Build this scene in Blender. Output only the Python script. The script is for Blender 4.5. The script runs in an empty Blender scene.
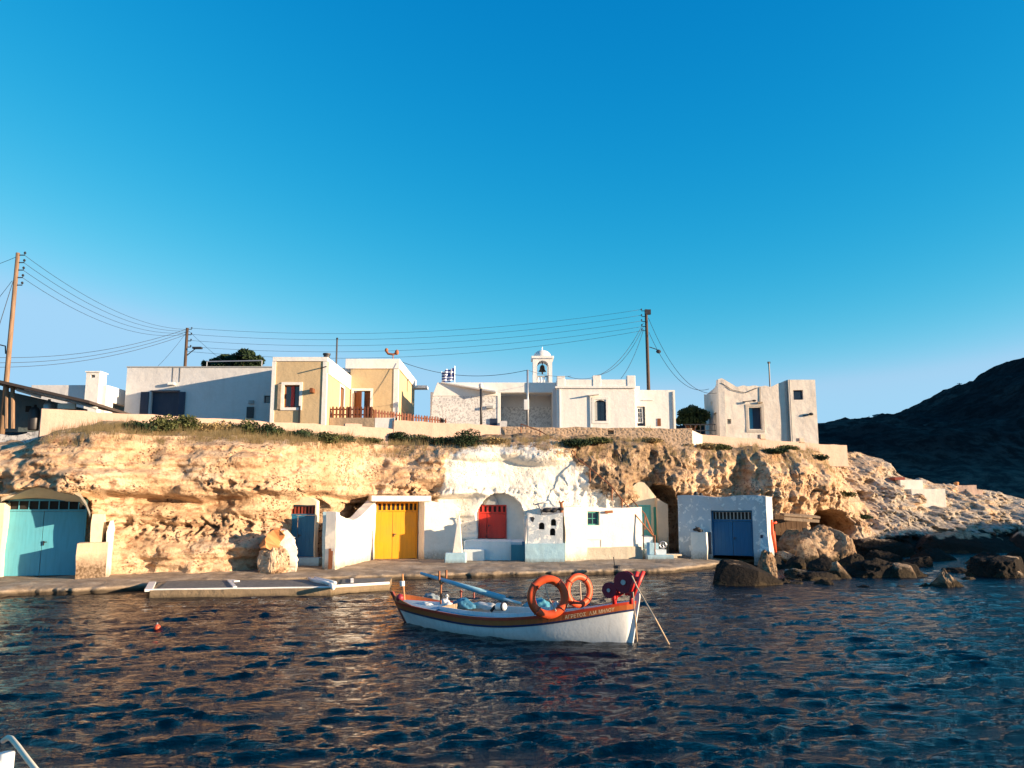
import bpy, bmesh, math, random
import numpy as np
from mathutils import Vector, Matrix
from mathutils.bvhtree import BVHTree
random.seed(7)
R = math.radians
scene = bpy.context.scene
COL = scene.collection

# ---------------------------------------------------------------- camera maths
CH, CF = 2.8, 800.0
PITCH = math.atan(120/800)
cp, sp_ = math.cos(PITCH), math.sin(PITCH)
def ray(px, py):
    a = (px-512)/CF; b = (384-py)/CF
    return Vector((a, cp - b*sp_, sp_ + b*cp))
def at(px, py, Y):
    d = ray(px, py); t = Y/d.y
    return Vector((d.x*t, Y, CH + d.z*t))
def onz(px, py, z):
    d = ray(px, py); t = (z-CH)/d.z
    return Vector((d.x*t, d.y*t, z))
def proj(x, y, z):
    zz = z-CH
    dep = y*cp + zz*sp_
    up = -y*sp_ + zz*cp
    return 512 + CF*x/dep, 384 - CF*up/dep
def XY(px, Y):
    return at(px, 500, Y).x

# ---------------------------------------------------------------- tagging
def tag(o, label=None, cat=None, group=None, kind=None):
    if label: o['label'] = label
    if cat: o['category'] = cat
    if group: o['group'] = group
    if kind: o['kind'] = kind
    return o
def thing(name, label, cat, loc=(0,0,0), rz=0, group=None):
    o = bpy.data.objects.new(name, None); COL.objects.link(o)
    o.empty_display_size = .2
    o.location = loc; o.rotation_euler = (0,0,rz)
    return tag(o, label, cat, group)
def copy_tree(o, parent=None):
    c = o.copy(); COL.objects.link(c); c.parent = parent
    for ch in [x for x in bpy.data.objects if x.parent == o]:
        copy_tree(ch, c)
    return c

# ---------------------------------------------------------------- mesh builder
class MB:
    def __init__(s): s.v = []; s.f = []
    def quad(s, a, b, c, d):
        n = len(s.v); s.v += [tuple(a), tuple(b), tuple(c), tuple(d)]; s.f.append((n,n+1,n+2,n+3))
    def hexa(s, P):   # P: 8 pts bottom 4 ccw, top 4
        n = len(s.v); s.v += [tuple(p) for p in P]
        for f in ((0,3,2,1),(4,5,6,7),(0,1,5,4),(1,2,6,5),(2,3,7,6),(3,0,4,7)):
            s.f.append(tuple(n+i for i in f))
        return s
    def box(s, x0, x1, y0, y1, z0, z1):
        return s.hexa([(x0,y0,z0),(x1,y0,z0),(x1,y1,z0),(x0,y1,z0),(x0,y0,z1),(x1,y0,z1),(x1,y1,z1),(x0,y1,z1)])
    def tube(s, pts, r, n=8, r2=None, cap=True):
        pts = [Vector(p) for p in pts]; m = len(pts); base = len(s.v)
        for i, p in enumerate(pts):
            t = (pts[min(i+1,m-1)] - pts[max(i-1,0)]).normalized()
            up = Vector((0,0,1)) if abs(t.z) < .95 else Vector((1,0,0))
            u = t.cross(up).normalized(); w = u.cross(t)
            if isinstance(r, (list, tuple)): rr = r[i]
            else: rr = r if r2 is None else r + (r2-r)*i/(m-1)
            for k in range(n):
                a = 2*math.pi*k/n
                s.v.append(tuple(p + (u*math.cos(a) + w*math.sin(a))*rr))
        for i in range(m-1):
            for k in range(n):
                a = base+i*n+k; b = base+i*n+(k+1)%n
                s.f.append((a, b, b+n, a+n))
        if cap:
            s.f.append(tuple(base+k for k in range(n))[::-1]); s.f.append(tuple(base+(m-1)*n+k for k in range(n)))
        return s
    def lathe(s, prof, c=(0,0,0), n=24):
        base = len(s.v)
        for (r, z) in prof:
            for k in range(n):
                a = 2*math.pi*k/n
                s.v.append((c[0]+r*math.cos(a), c[1]+r*math.sin(a), c[2]+z))
        for i in range(len(prof)-1):
            for k in range(n):
                a = base+i*n+k; b = base+i*n+(k+1)%n
                s.f.append((a, b, b+n, a+n))
        s.f.append(tuple(base+k for k in range(n))[::-1]); s.f.append(tuple(base+(len(prof)-1)*n+k for k in range(n)))
        return s
    def ball(s, c, r, n=12, sc=(1,1,1)):
        prof = []
        for i in range(n//2+1):
            a = -math.pi/2 + math.pi*i/(n//2)
            prof.append((max(1e-4, math.cos(a)*r), math.sin(a)*r))
        b0 = len(s.v); s.lathe(prof, (0,0,0), n)
        for i in range(b0, len(s.v)):
            v = s.v[i]; s.v[i] = (c[0]+v[0]*sc[0], c[1]+v[1]*sc[1], c[2]+v[2]*sc[2])
        return s
    def prism(s, poly, y0, y1):   # poly in xz ccw seen from -y
        n = len(s.v); m = len(poly)
        s.v += [(p[0], y0, p[1]) for p in poly] + [(p[0], y1, p[1]) for p in poly]
        s.f.append(tuple(n+i for i in range(m))); s.f.append(tuple(n+m+i for i in range(m))[::-1])
        for i in range(m):
            j = (i+1) % m; s.f.append((n+i, n+m+i, n+m+j, n+j))
        return s
    def wall(s, x0, x1, z0, top, y0, y1, holes=(), step=None):
        """wall in the xz plane with openings; top number or function; hole=(xa,xb,za,ztop) ztop number or function"""
        tf = top if callable(top) else (lambda x: top)
        xs = {round(x0,4), round(x1,4)}
        for h in holes:
            xs |= {round(h[0],4), round(h[1],4)}
            if callable(h[3]):
                xs |= {round(h[0]+(h[1]-h[0])*k/14,4) for k in range(15)}
        if step:
            k = x0
            while k < x1: xs.add(round(k,4)); k += step
        xs = sorted(x for x in xs if x0-1e-3 <= x <= x1+1e-3)
        hexes = []
        for a, b in zip(xs[:-1], xs[1:]):
            if b-a < 1e-4: continue
            m = (a+b)/2
            hs = sorted([h for h in holes if h[0] <= m <= h[1]], key=lambda h: h[2])
            la = lb = z0
            for h in hs:
                if h[2] > la+1e-4: hexes.append((a,b,la,lb,h[2],h[2]))
                g = h[3] if callable(h[3]) else (lambda x, q=h[3]: q)
                la, lb = g(a), g(b)
            hexes.append((a,b,la,lb,tf(a),tf(b)))
        for (a,b,la,lb,ta,tb) in hexes:
            s.hexa([(a,y0,la),(b,y0,lb),(b,y1,lb),(a,y1,la),(a,y0,ta),(b,y0,tb),(b,y1,tb),(a,y1,ta)])
        return s
    def build(s, name, mat, parent=None, smooth=False, bevel=0, loc=None, dedupe=True, rough=0, cuts=0):
        me = bpy.data.meshes.new(name)
        me.from_pydata(s.v, [], s.f); me.validate(); me.update()
        bm = bmesh.new(); bm.from_mesh(me)
        bmesh.ops.remove_doubles(bm, verts=bm.verts, dist=1e-4)
        if dedupe:
            seen = {}; kill = []
            for f in bm.faces:
                k = tuple(sorted(v.index for v in f.verts))
                if k in seen: kill += [f, seen[k]]
                else: seen[k] = f
            if kill: bmesh.ops.delete(bm, geom=list(set(kill)), context='FACES_ONLY')
        bmesh.ops.recalc_face_normals(bm, faces=bm.faces)
        if rough:
            while True:
                long = [e for e in bm.edges if e.calc_length() > (.14 if rough > .09 else .45)]
                if not long or len(bm.verts) > 20000: break
                bmesh.ops.subdivide_edges(bm, edges=long, cuts=1, use_grid_fill=True)
            bmesh.ops.triangulate(bm, faces=[f for f in bm.faces if len(f.verts) > 4])
            P = np.array([v.co[:] for v in bm.verts])
            for ax in range(3):
                d = fbm(P*(1.1 if rough < .09 else 2.3) + 7.7*(ax+1) + len(P)*.37, 2 if rough < .09 else 4)*rough
                for v, q in zip(bm.verts, d): v.co[ax] += float(q)
            smooth = False
        bm.to_mesh(me); bm.free()
        if smooth:
            for p in me.polygons: p.use_smooth = True
        o = bpy.data.objects.new(name, me); COL.objects.link(o)
        if mat: me.materials.append(mat)
        if parent: o.parent = parent
        if loc is not None: o.location = loc
        if bevel:
            m = o.modifiers.new('bevel', 'BEVEL'); m.width = bevel; m.segments = 2; m.limit_method = 'ANGLE'; m.angle_limit = R(40)
        return o

# ---------------------------------------------------------------- numpy noise
_rng = np.random.RandomState(3)
_perm = np.concatenate([_rng.permutation(256)]*3)
_grad = _rng.normal(size=(256,3)); _grad /= np.linalg.norm(_grad, axis=1)[:,None]
def perlin(P):
    P = np.asarray(P, float); I = np.floor(P).astype(int); f = P - I; I &= 255
    u = f*f*f*(f*(f*6-15)+10)
    res = 0
    for dx in (0,1):
        for dy in (0,1):
            for dz in (0,1):
                h = _perm[_perm[_perm[(I[:,0]+dx)&255] + ((I[:,1]+dy)&255)] + ((I[:,2]+dz)&255)]
                g = _grad[h]
                d = g[:,0]*(f[:,0]-dx) + g[:,1]*(f[:,1]-dy) + g[:,2]*(f[:,2]-dz)
                w = (u[:,0] if dx else 1-u[:,0])*(u[:,1] if dy else 1-u[:,1])*(u[:,2] if dz else 1-u[:,2])
                res = res + w*d
    return res*1.6
def fbm(P, o=4, lac=2.03, g=.5):
    P = np.asarray(P, float); s = 0; a = 1
    for i in range(o):
        s = s + a*perlin(P); P = P*lac + 11.3; a *= g
    return s
def ridged(P, o=4):
    P = np.asarray(P, float); s = 0; a = 1
    for i in range(o):
        s = s + a*(1-2*np.abs(perlin(P))); P = P*2.07 + 5.1; a *= .5
    return s/2
def sstep(a, b, x):
    t = np.clip((x-a)/(b-a), 0, 1); return t*t*(3-2*t)

# ---------------------------------------------------------------- materials
class NT:
    def __init__(s, name):
        s.m = bpy.data.materials.new(name); s.m.use_nodes = True
        s.n = s.m.node_tree; s.n.nodes.clear()
        s.out = s.n.nodes.new('ShaderNodeOutputMaterial')
        s.b = s.n.nodes.new('ShaderNodeBsdfPrincipled')
        s.n.links.new(s.b.outputs[0], s.out.inputs[0])
        s.tc = s.n.nodes.new('ShaderNodeTexCoord')
        s.geo = s.n.nodes.new('ShaderNodeNewGeometry')
    def L(s, a, b): s.n.links.new(a, b)
    def node(s, t, **k):
        n = s.n.nodes.new(t)
        for a, b in k.items(): setattr(n, a, b)
        return n
    def pos(s, obj=False): return s.tc.outputs['Object'] if obj else s.geo.outputs['Position']
    def mapv(s, v, sc):
        m = s.node('ShaderNodeMapping'); m.inputs['Scale'].default_value = sc; s.L(v, m.inputs['Vector']); return m.outputs[0]
    def noise(s, sc, det=4, v=None, rough=.55, dist=0):
        n = s.node('ShaderNodeTexNoise'); n.inputs['Scale'].default_value = sc; n.inputs['Detail'].default_value = det
        n.inputs['Roughness'].default_value = rough; n.inputs['Distortion'].default_value = dist
        s.L(v if v is not None else s.pos(), n.inputs['Vector']); return n.outputs[0]
    def voro(s, sc, v=None, feat='F1'):
        n = s.node('ShaderNodeTexVoronoi'); n.inputs['Scale'].default_value = sc; n.feature = feat
        s.L(v if v is not None else s.pos(), n.inputs['Vector']); return n.outputs['Distance']
    def ramp(s, v, stops):
        r = s.node('ShaderNodeValToRGB'); e = r.color_ramp.elements
        while len(e) > 1: e.remove(e[-1])
        for i, (p, c) in enumerate(stops):
            if not isinstance(c, (tuple, list)): c = (c,c,c)
            q = e[0] if i == 0 else e.new(p)
            q.position = p; q.color = (*c[:3], 1)
        s.L(v, r.inputs[0]); return r.outputs[0]
    def mix(s, f, a, b, mode='MIX'):
        m = s.node('ShaderNodeMix', data_type='RGBA', blend_type=mode)
        for k, x in ((0,f),(6,a),(7,b)):
            if hasattr(x, 'links'): s.L(x, m.inputs[k])
            elif isinstance(x, (int,float)): m.inputs[k].default_value = x if k == 0 else (x,x,x,1)
            else: m.inputs[k].default_value = (*x[:3],1)
        return m.outputs[2]
    def math(s, op, a, b=0.0):
        m = s.node('ShaderNodeMath', operation=op)
        for k, x in ((0,a),(1,b)):
            if hasattr(x, 'links'): s.L(x, m.inputs[k])
            else: m.inputs[k].default_value = x
        return m.outputs[0]
    def z(s):
        x = s.node('ShaderNodeSeparateXYZ'); s.L(s.pos(), x.inputs[0]); return x.outputs[2]
    def bump(s, h, strength=.5, dist=.02, prev=None):
        b = s.node('ShaderNodeBump'); b.inputs['Strength'].default_value = strength; b.inputs['Distance'].default_value = dist
        s.L(h, b.inputs['Height'])
        if prev is not None: s.L(prev, b.inputs['Normal'])
        return b.outputs[0]
    def fin(s, col, rough=.9, normal=None, spec=.3, metal=0):
        if hasattr(col, 'links'): s.L(col, s.b.inputs['Base Color'])
        else: s.b.inputs['Base Color'].default_value = (*col[:3],1)
        if hasattr(rough, 'links'): s.L(rough, s.b.inputs['Roughness'])
        else: s.b.inputs['Roughness'].default_value = rough
        s.b.inputs['Specular IOR Level'].default_value = spec
        s.b.inputs['Metallic'].default_value = metal
        if normal is not None: s.L(normal, s.b.inputs['Normal'])
        return s.m

def plaster(name, col, dirt=(.35,.27,.18), amt=.35, bump=.5, peel=None, peel_amt=0.0, zstain=None, obj=False):
    t = NT(name)
    a = t.noise(1.1, 5); b = t.noise(9, 5, rough=.7)
    f = t.ramp(a, [(.42, 0), (.75, amt)])
    c = t.mix(f, col, tuple(x*.5+y*.5 for x, y in zip(col, dirt)))
    streak = t.noise(1, 4, t.mapv(t.pos(), (3.2,3.2,.35)))
    c = t.mix(t.ramp(streak, [(.55, 0), (.78, amt*.8)]), c, tuple(x*.45+y*.4 for x, y in zip(col, dirt)))
    c = t.mix(t.ramp(b, [(.3, .25), (.6, 0)]), c, tuple(x*.72 for x in col))
    if peel_amt:
        p = t.noise(3.2, 7, rough=.65, dist=.4)
        c = t.mix(t.ramp(p, [(.62-peel_amt*.2, 0), (.645-peel_amt*.2, 1)]), c, peel)
    if zstain:
        z0, z1, sc = zstain
        n = t.math('MULTIPLY', t.math('SUBTRACT', t.noise(2.2, 5), .5), 1.1*(z1-z0))
        f = t.node('ShaderNodeMapRange'); t.L(t.math('ADD', t.z(), n), f.inputs[0])
        f.inputs[1].default_value = z0; f.inputs[2].default_value = z1; f.inputs[3].default_value = 1; f.inputs[4].default_value = 0
        g = t.math('MULTIPLY', f.outputs[0], t.ramp(t.noise(14, 5), [(.3,.5),(.6,1)]))
        c = t.mix(g, c, sc)
    n1 = t.bump(t.noise(2.2, 4), .6*bump, .12)
    n2 = t.bump(t.noise(28, 6, rough=.7), bump, .02, n1)
    return t.fin(c, .92, n2, .2)

def paint(name, col, rough=.45, wear=.3, worn=(.3,.22,.15), grain=True):
    t = NT(name)
    g = t.noise(1, 5, t.mapv(t.pos(), (14,14,1.2)))
    b = t.noise(1.6, 4)
    c = t.mix(t.ramp(b, [(.35, 0), (.7, .5)]), col, tuple(min(1,x*.7+.03) for x in col))
    c = t.mix(t.ramp(g, [(.3, .35), (.55, 0)]), c, tuple(x*.6 for x in col))
    c = t.mix(t.ramp(t.noise(7, 7, rough=.75), [(.66, 0), (.69, wear)]), c, worn)
    n = t.bump(g if grain else t.noise(20, 3), .35, .008)
    return t.fin(c, rough, n, .4)

def wood(name, col, rough=.75):
    t = NT(name)
    g = t.noise(1, 5, t.mapv(t.pos(), (25,25,1.5)), dist=.6)
    c = t.mix(t.ramp(g, [(.3, 0), (.7, 1)]), tuple(x*.55 for x in col), tuple(min(1,x*1.25) for x in col))
    return t.fin(c, rough, t.bump(g, .5, .01), .3)

def plain(name, col, rough=.5, metal=0, spec=.5, var=.2):
    t = NT(name)
    c = t.mix(t.ramp(t.noise(6, 4), [(.35, 0), (.7, var*2)]), col, tuple(x*.6 for x in col))
    return t.fin(c, rough, t.bump(t.noise(30, 3), .15, .005), spec, metal)
# ---------------------------------------------------------------- camera, sun, sky
cam = bpy.data.cameras.new('camera'); camo = bpy.data.objects.new('camera', cam); COL.objects.link(camo)
camo.location = (0,0,CH); camo.rotation_euler = (R(90)+PITCH, 0, 0)
cam.sensor_width = 36; cam.lens = 36*CF/1024; cam.clip_end = 9000; cam.clip_start = .1
scene.camera = camo
SAZ, SEL = R(72), R(9.5)      # azimuth from -Y towards +X, elevation
sdir = Vector((math.sin(SAZ)*math.cos(SEL), -math.cos(SAZ)*math.cos(SEL), math.sin(SEL)))
sun = bpy.data.lights.new('sun', 'SUN'); sun.energy = 4.9; sun.angle = R(.5); sun.color = (1, .73, .47)
suno = bpy.data.objects.new('sun', sun); COL.objects.link(suno)
suno.rotation_euler = sdir.to_track_quat('Z', 'Y').to_euler()
W = bpy.data.worlds.new('World'); scene.world = W; W.use_nodes = True
wn = W.node_tree; bg = wn.nodes['Background']
sky = wn.nodes.new('ShaderNodeTexSky'); sky.sky_type = 'NISHITA'; sky.sun_disc = False
sky.sun_elevation = SEL; sky.sun_rotation = math.atan2(sdir.x, sdir.y)
sky.altitude = 0; sky.air_density = 1.0; sky.dust_density = .1; sky.ozone_density = 3.5
sepc = wn.nodes.new('ShaderNodeSeparateColor'); comb = wn.nodes.new('ShaderNodeCombineColor')
wn.links.new(sky.outputs[0], sepc.inputs[0])
for ch, (g0, ref, pw, mx, sm) in enumerate(((2.0, 1.35, 4.33, 1.55, .4), (2.95, 2.55, 1.06, 2.8, .6), (3.45, 3.45, .54, 3.8, .5))):   # photographic rendering of the blue
    def mth(op, a, b, c=None):
        n = wn.nodes.new('ShaderNodeMath'); n.operation = op
        for k, v in enumerate((a, b, c)):
            if v is None: continue
            if hasattr(v, 'links'): wn.links.new(v, n.inputs[k])
            else: n.inputs[k].default_value = v
        return n.outputs[0]
    q = mth('MULTIPLY', mth('POWER', mth('DIVIDE', sepc.outputs[ch], ref), pw), g0)
    q = mth('SMOOTH_MIN', q, mx, sm)
    if ch == 2: q = mth('SMOOTH_MAX', q, mth('MULTIPLY', gq, 1.36), .9)
    gq = q
    wn.links.new(q, comb.inputs[ch])
wn.links.new(comb.outputs[0], bg.inputs[0])
bg.inputs[1].default_value = .092
scene.view_settings.view_transform = 'Standard'; scene.view_settings.look = 'None'
scene.view_settings.exposure = 1.38; scene.view_settings.gamma = 1

# ---------------------------------------------------------------- grid helper
def grid_mesh(name, X, Y, Z, mat, attr=None, smooth=True):
    nr, nc = X.shape
    co = np.stack([X, Y, Z], -1).reshape(-1, 3)
    i = np.arange(nr*nc).reshape(nr, nc)
    q = np.stack([i[:-1,:-1], i[:-1,1:], i[1:,1:], i[1:,:-1]], -1).reshape(-1, 4)
    me = bpy.data.meshes.new(name)
    me.vertices.add(len(co)); me.vertices.foreach_set('co', co.ravel())
    me.loops.add(q.size); me.loops.foreach_set('vertex_index', q.ravel())
    me.polygons.add(len(q)); me.polygons.foreach_set('loop_start', np.arange(len(q))*4)
    me.polygons.foreach_set('use_smooth', np.full(len(q), smooth))
    me.update(calc_edges=True); me.validate()
    if attr is not None:
        a = me.color_attributes.new('mask', 'FLOAT_COLOR', 'POINT')
        a.data.foreach_set('color', attr.reshape(-1, 4).astype(np.float32).ravel())
    o = bpy.data.objects.new(name, me); COL.objects.link(o); me.materials.append(mat)
    return o

# ---------------------------------------------------------------- water
t = NT('sea_water')
n1 = t.noise(5.5, 6, t.mapv(t.pos(), (.5,1.5,1)), rough=.6)
n2 = t.noise(1.9, 5, t.mapv(t.pos(), (.5,1.7,1)), rough=.6)
n3 = t.noise(15, 4, t.mapv(t.pos(), (.6,1.6,1)))
nn = t.bump(n2, .6, .12); nn = t.bump(n1, 1.0, .085, nn); nn = t.bump(n3, .7, .03, nn)
WATER = t.fin((.0, .002, .005), .045, nn, .5)
t.b.inputs['IOR'].default_value = 1.33
def make_water():
    ang = np.concatenate([np.linspace(-179, -46, 40), np.linspace(-44, 44, 820), np.linspace(46, 181, 40)])
    rr = [1.2]
    while rr[-1] < 80: rr.append(rr[-1]*1.0032 + .003)
    while rr[-1] < 6000: rr.append(rr[-1]*1.08)
    rr = np.array(rr)
    A, RR = np.meshgrid(np.radians(ang), rr)
    X = RR*np.sin(A); Y = RR*np.cos(A); Z = np.zeros_like(X)
    rs = np.random.RandomState(11)
    dr = RR*.0032+.003; da = np.where(np.abs(A) < R(45), RR*R(88/820), RR*.06)
    cell = np.maximum(dr, da*.9)
    P = np.stack([X.ravel()*.23, Y.ravel()*.23, np.zeros(X.size)], -1)
    gust = (1 + .55*perlin(P)).reshape(X.shape)
    calm = 1 - .45*sstep(22, 33, Y)       # sheltered by the quay
    wx = X + .35*perlin(P*5).reshape(X.shape); wy = Y + .30*perlin(P*5+9).reshape(X.shape)
    DX = 0; DY = 0
    for i in range(96):
        lam = .13*(1.25/.13)**(rs.rand()**1.15)
        th = R(-76) + rs.normal()*(.36 if lam < .4 else .24)
        k = 2*math.pi/lam; kx, ky = k*math.cos(th), k*math.sin(th)
        slope = .036 if lam < .4 else (.029 if lam < .7 else .021)
        a = slope/k
        ph = kx*wx + ky*wy + rs.rand()*6.28
        fade = sstep(2.2, 4.5, lam/cell)*gust*calm
        Z = Z + a*fade*np.sin(ph)
        DX = DX + a*fade*np.cos(ph)*math.cos(th)*.55; DY = DY + a*fade*np.cos(ph)*math.sin(th)*.55
    o = grid_mesh('water', X+DX, Y+DY, Z, WATER)
    tag(o, kind='structure')
make_water()

# ---------------------------------------------------------------- rock material
def rock_material(name, pale=False):
    t = NT(name)
    at_ = t.node('ShaderNodeVertexColor', layer_name='mask')
    sx = t.node('ShaderNodeSeparateColor'); t.L(at_.outputs[0], sx.inputs[0])
    big = t.noise(.55, 5, t.mapv(t.pos(), (1,1,2.2)), dist=.5)
    mid = t.noise(3.2, 6, t.mapv(t.pos(), (1,1,1.6)), rough=.65)
    fine = t.noise(17, 6, rough=.75)
    c = t.ramp(big, [(.3, (.42,.27,.16)), (.5, (.59,.42,.27)), (.68, (.68,.52,.365))])
    c = t.mix(t.ramp(mid, [(.38, .8), (.50, 0)]), c, (.30,.16,.09))
    c = t.mix(t.ramp(fine, [(.30, .55), (.5, 0)]), c, (.20,.12,.07))
    # dark pits of weathered rock
    v = t.voro(7.5, t.mapv(t.pos(), (1,1,1.3)))
    pm = t.noise(.9, 4)
    pit = t.math('MULTIPLY', t.ramp(v, [(.20, 1), (.36, 0)]), t.ramp(pm, [(.49, 0), (.58, 1)]))
    c = t.mix(t.math('MULTIPLY', pit, .85), c, (.09,.045,.035))
    # pale grey headland
    c = t.mix(t.math('MULTIPLY', sx.outputs[2], .85), c, t.ramp(mid, [(.35, (.17,.145,.12)), (.5, (.36,.325,.275)), (.7, (.50,.46,.40))]))
    # dark scrubby crust
    dk = t.ramp(mid, [(.35, (.05,.045,.04)), (.52, (.17,.12,.08)), (.68, (.36,.24,.13))])
    c = t.mix(sx.outputs[1], c, dk)
    # whitewash
    wh = t.mix(t.ramp(fine, [(.28, .6), (.45, 0)]), (.80,.76,.68), (.48,.38,.27))
    wn_ = t.math('ADD', sx.outputs[0], t.math('MULTIPLY', t.math('SUBTRACT', t.noise(1.5, 8, rough=.75), .5), 2.6))
    c = t.mix(t.ramp(wn_, [(.42, 0), (.52, .8), (.8, 1)]), c, t.mix(t.ramp(wn_, [(.44, .9), (.70, 0)]), wh, (.66,.54,.41)))
    # wet, algae-dark band just above the water; its taller black part also paints shade
    nz = t.math('ADD', t.z(), t.math('MULTIPLY', t.math('SUBTRACT', t.noise(1.3, 5), .5), -1.2))
    c = t.mix(t.ramp(nz, [(.12, .96), (.34, 0)]), c, (.035,.028,.018))
    c = t.mix(t.math('MULTIPLY', at_.outputs['Alpha'], t.ramp(nz, [(.0, .0), (.1, 1), (.84, 1), (.98, 0)])), c, (.024,.02,.017))
    sm = t.math('SUBTRACT', 1, t.math('MULTIPLY', sx.outputs[0], .65))
    b = t.bump(t.math('MULTIPLY', t.noise(1.6, 5), sm), .8, .22)
    b = t.bump(t.math('MULTIPLY', t.noise(6.5, 7, rough=.68), sm), .9, .10, b)
    b = t.bump(t.math('SUBTRACT', t.math('MULTIPLY', fine, .6), pit), .9, .05, b)
    return t.fin(c, .95, b, .12)
ROCK = rock_material('cliff_rock')

# ---------------------------------------------------------------- cliff
base_tab = [(-420,25.5),(-60,27.2),(0,27.7),(90,27.9),(112,28.3),(200,30.4),(262,31.2),(285,32),(330,33.5),(350,36.4),(372,37.6),
            (460,38.2),(560,38.3),(640,39.8),(680,41.3),(740,42),(780,42),(830,44),(900,48.5),(960,53),(1024,58.5),(1100,66),(1200,78)]
bx = np.array([XY(p, Y) for p, Y in base_tab]); by = np.array([Y for p, Y in base_tab])
def Yb(x):
    s = 0
    for k in (-1.2,-.6,0,.6,1.2): s = s + np.interp(np.asarray(x, float)+k*.45, bx, by)
    return s/5
lip_tab = [(-200,452),(0,455),(30,446),(60,436),(100,433),(150,437),(200,437),(300,443),(400,446),(450,446),(500,443),(560,441.5),(620,441),(680,443),(700,446.5),
           (760,448),(830,451),(858,454),(880,462),(900,478),(930,484),(960,487),(1000,494),(1024,501),(1080,516),(1200,530)]
def base_px(x): return 512 + CF*x/(Yb(x)*cp+.3)
def headf(x): return sstep(825, 905, base_px(x))
def leanf(x):
    p = base_px(x); return .12 + .10*sstep(460, 720, p) + 1.55*headf(x)
def Zt(x):
    x = np.asarray(x, float); h = headf(x); z = np.full(x.shape, 4.5)
    for _ in range(12):
        Y = Yb(x) + (1-h)*1.2 + h*leanf(x)*z
        px = 512 + CF*x/(Y*cp+(z-CH)*sp_)
        py = np.interp(px, [p for p,_ in lip_tab], [q for _,q in lip_tab])
        z = .5*z + .5*(CH + (504-py)/CF*Y*1.0)
    return z
OPEN = []   # (pxa, pxb, function px->py top, Y)
def add_open(pts, Y): OPEN.append((pts, Y))
add_open([(-70,503),(-30,501),(6,500),(22,493),(36,489),(50,488),(62,490),(72,494),(80,498),(86,508),(89,520)], 28.75)
add_open([(283,512),(288,503),(298,499),(310,498),(322,503),(333,512)], 34.6)
add_open([(335,503),(430,503)], 39.0)
add_open([(476.4,545)]+[(500+23.5*math.sin(a), 493+26*(1-math.cos(a))) for a in np.linspace(-1.5,1.5,15)]+[(523.6,545)], 39.75)
add_open([(634,512),(642,500),(650,490),(656,484),(668,486),(676,496),(683,510)], 43.6)
def pull(px, py, cx, cy, rx, ry):
    return np.clip(1-((px-cx)/rx)**2-((py-cy)/ry)**2, 0, 1)
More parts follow.
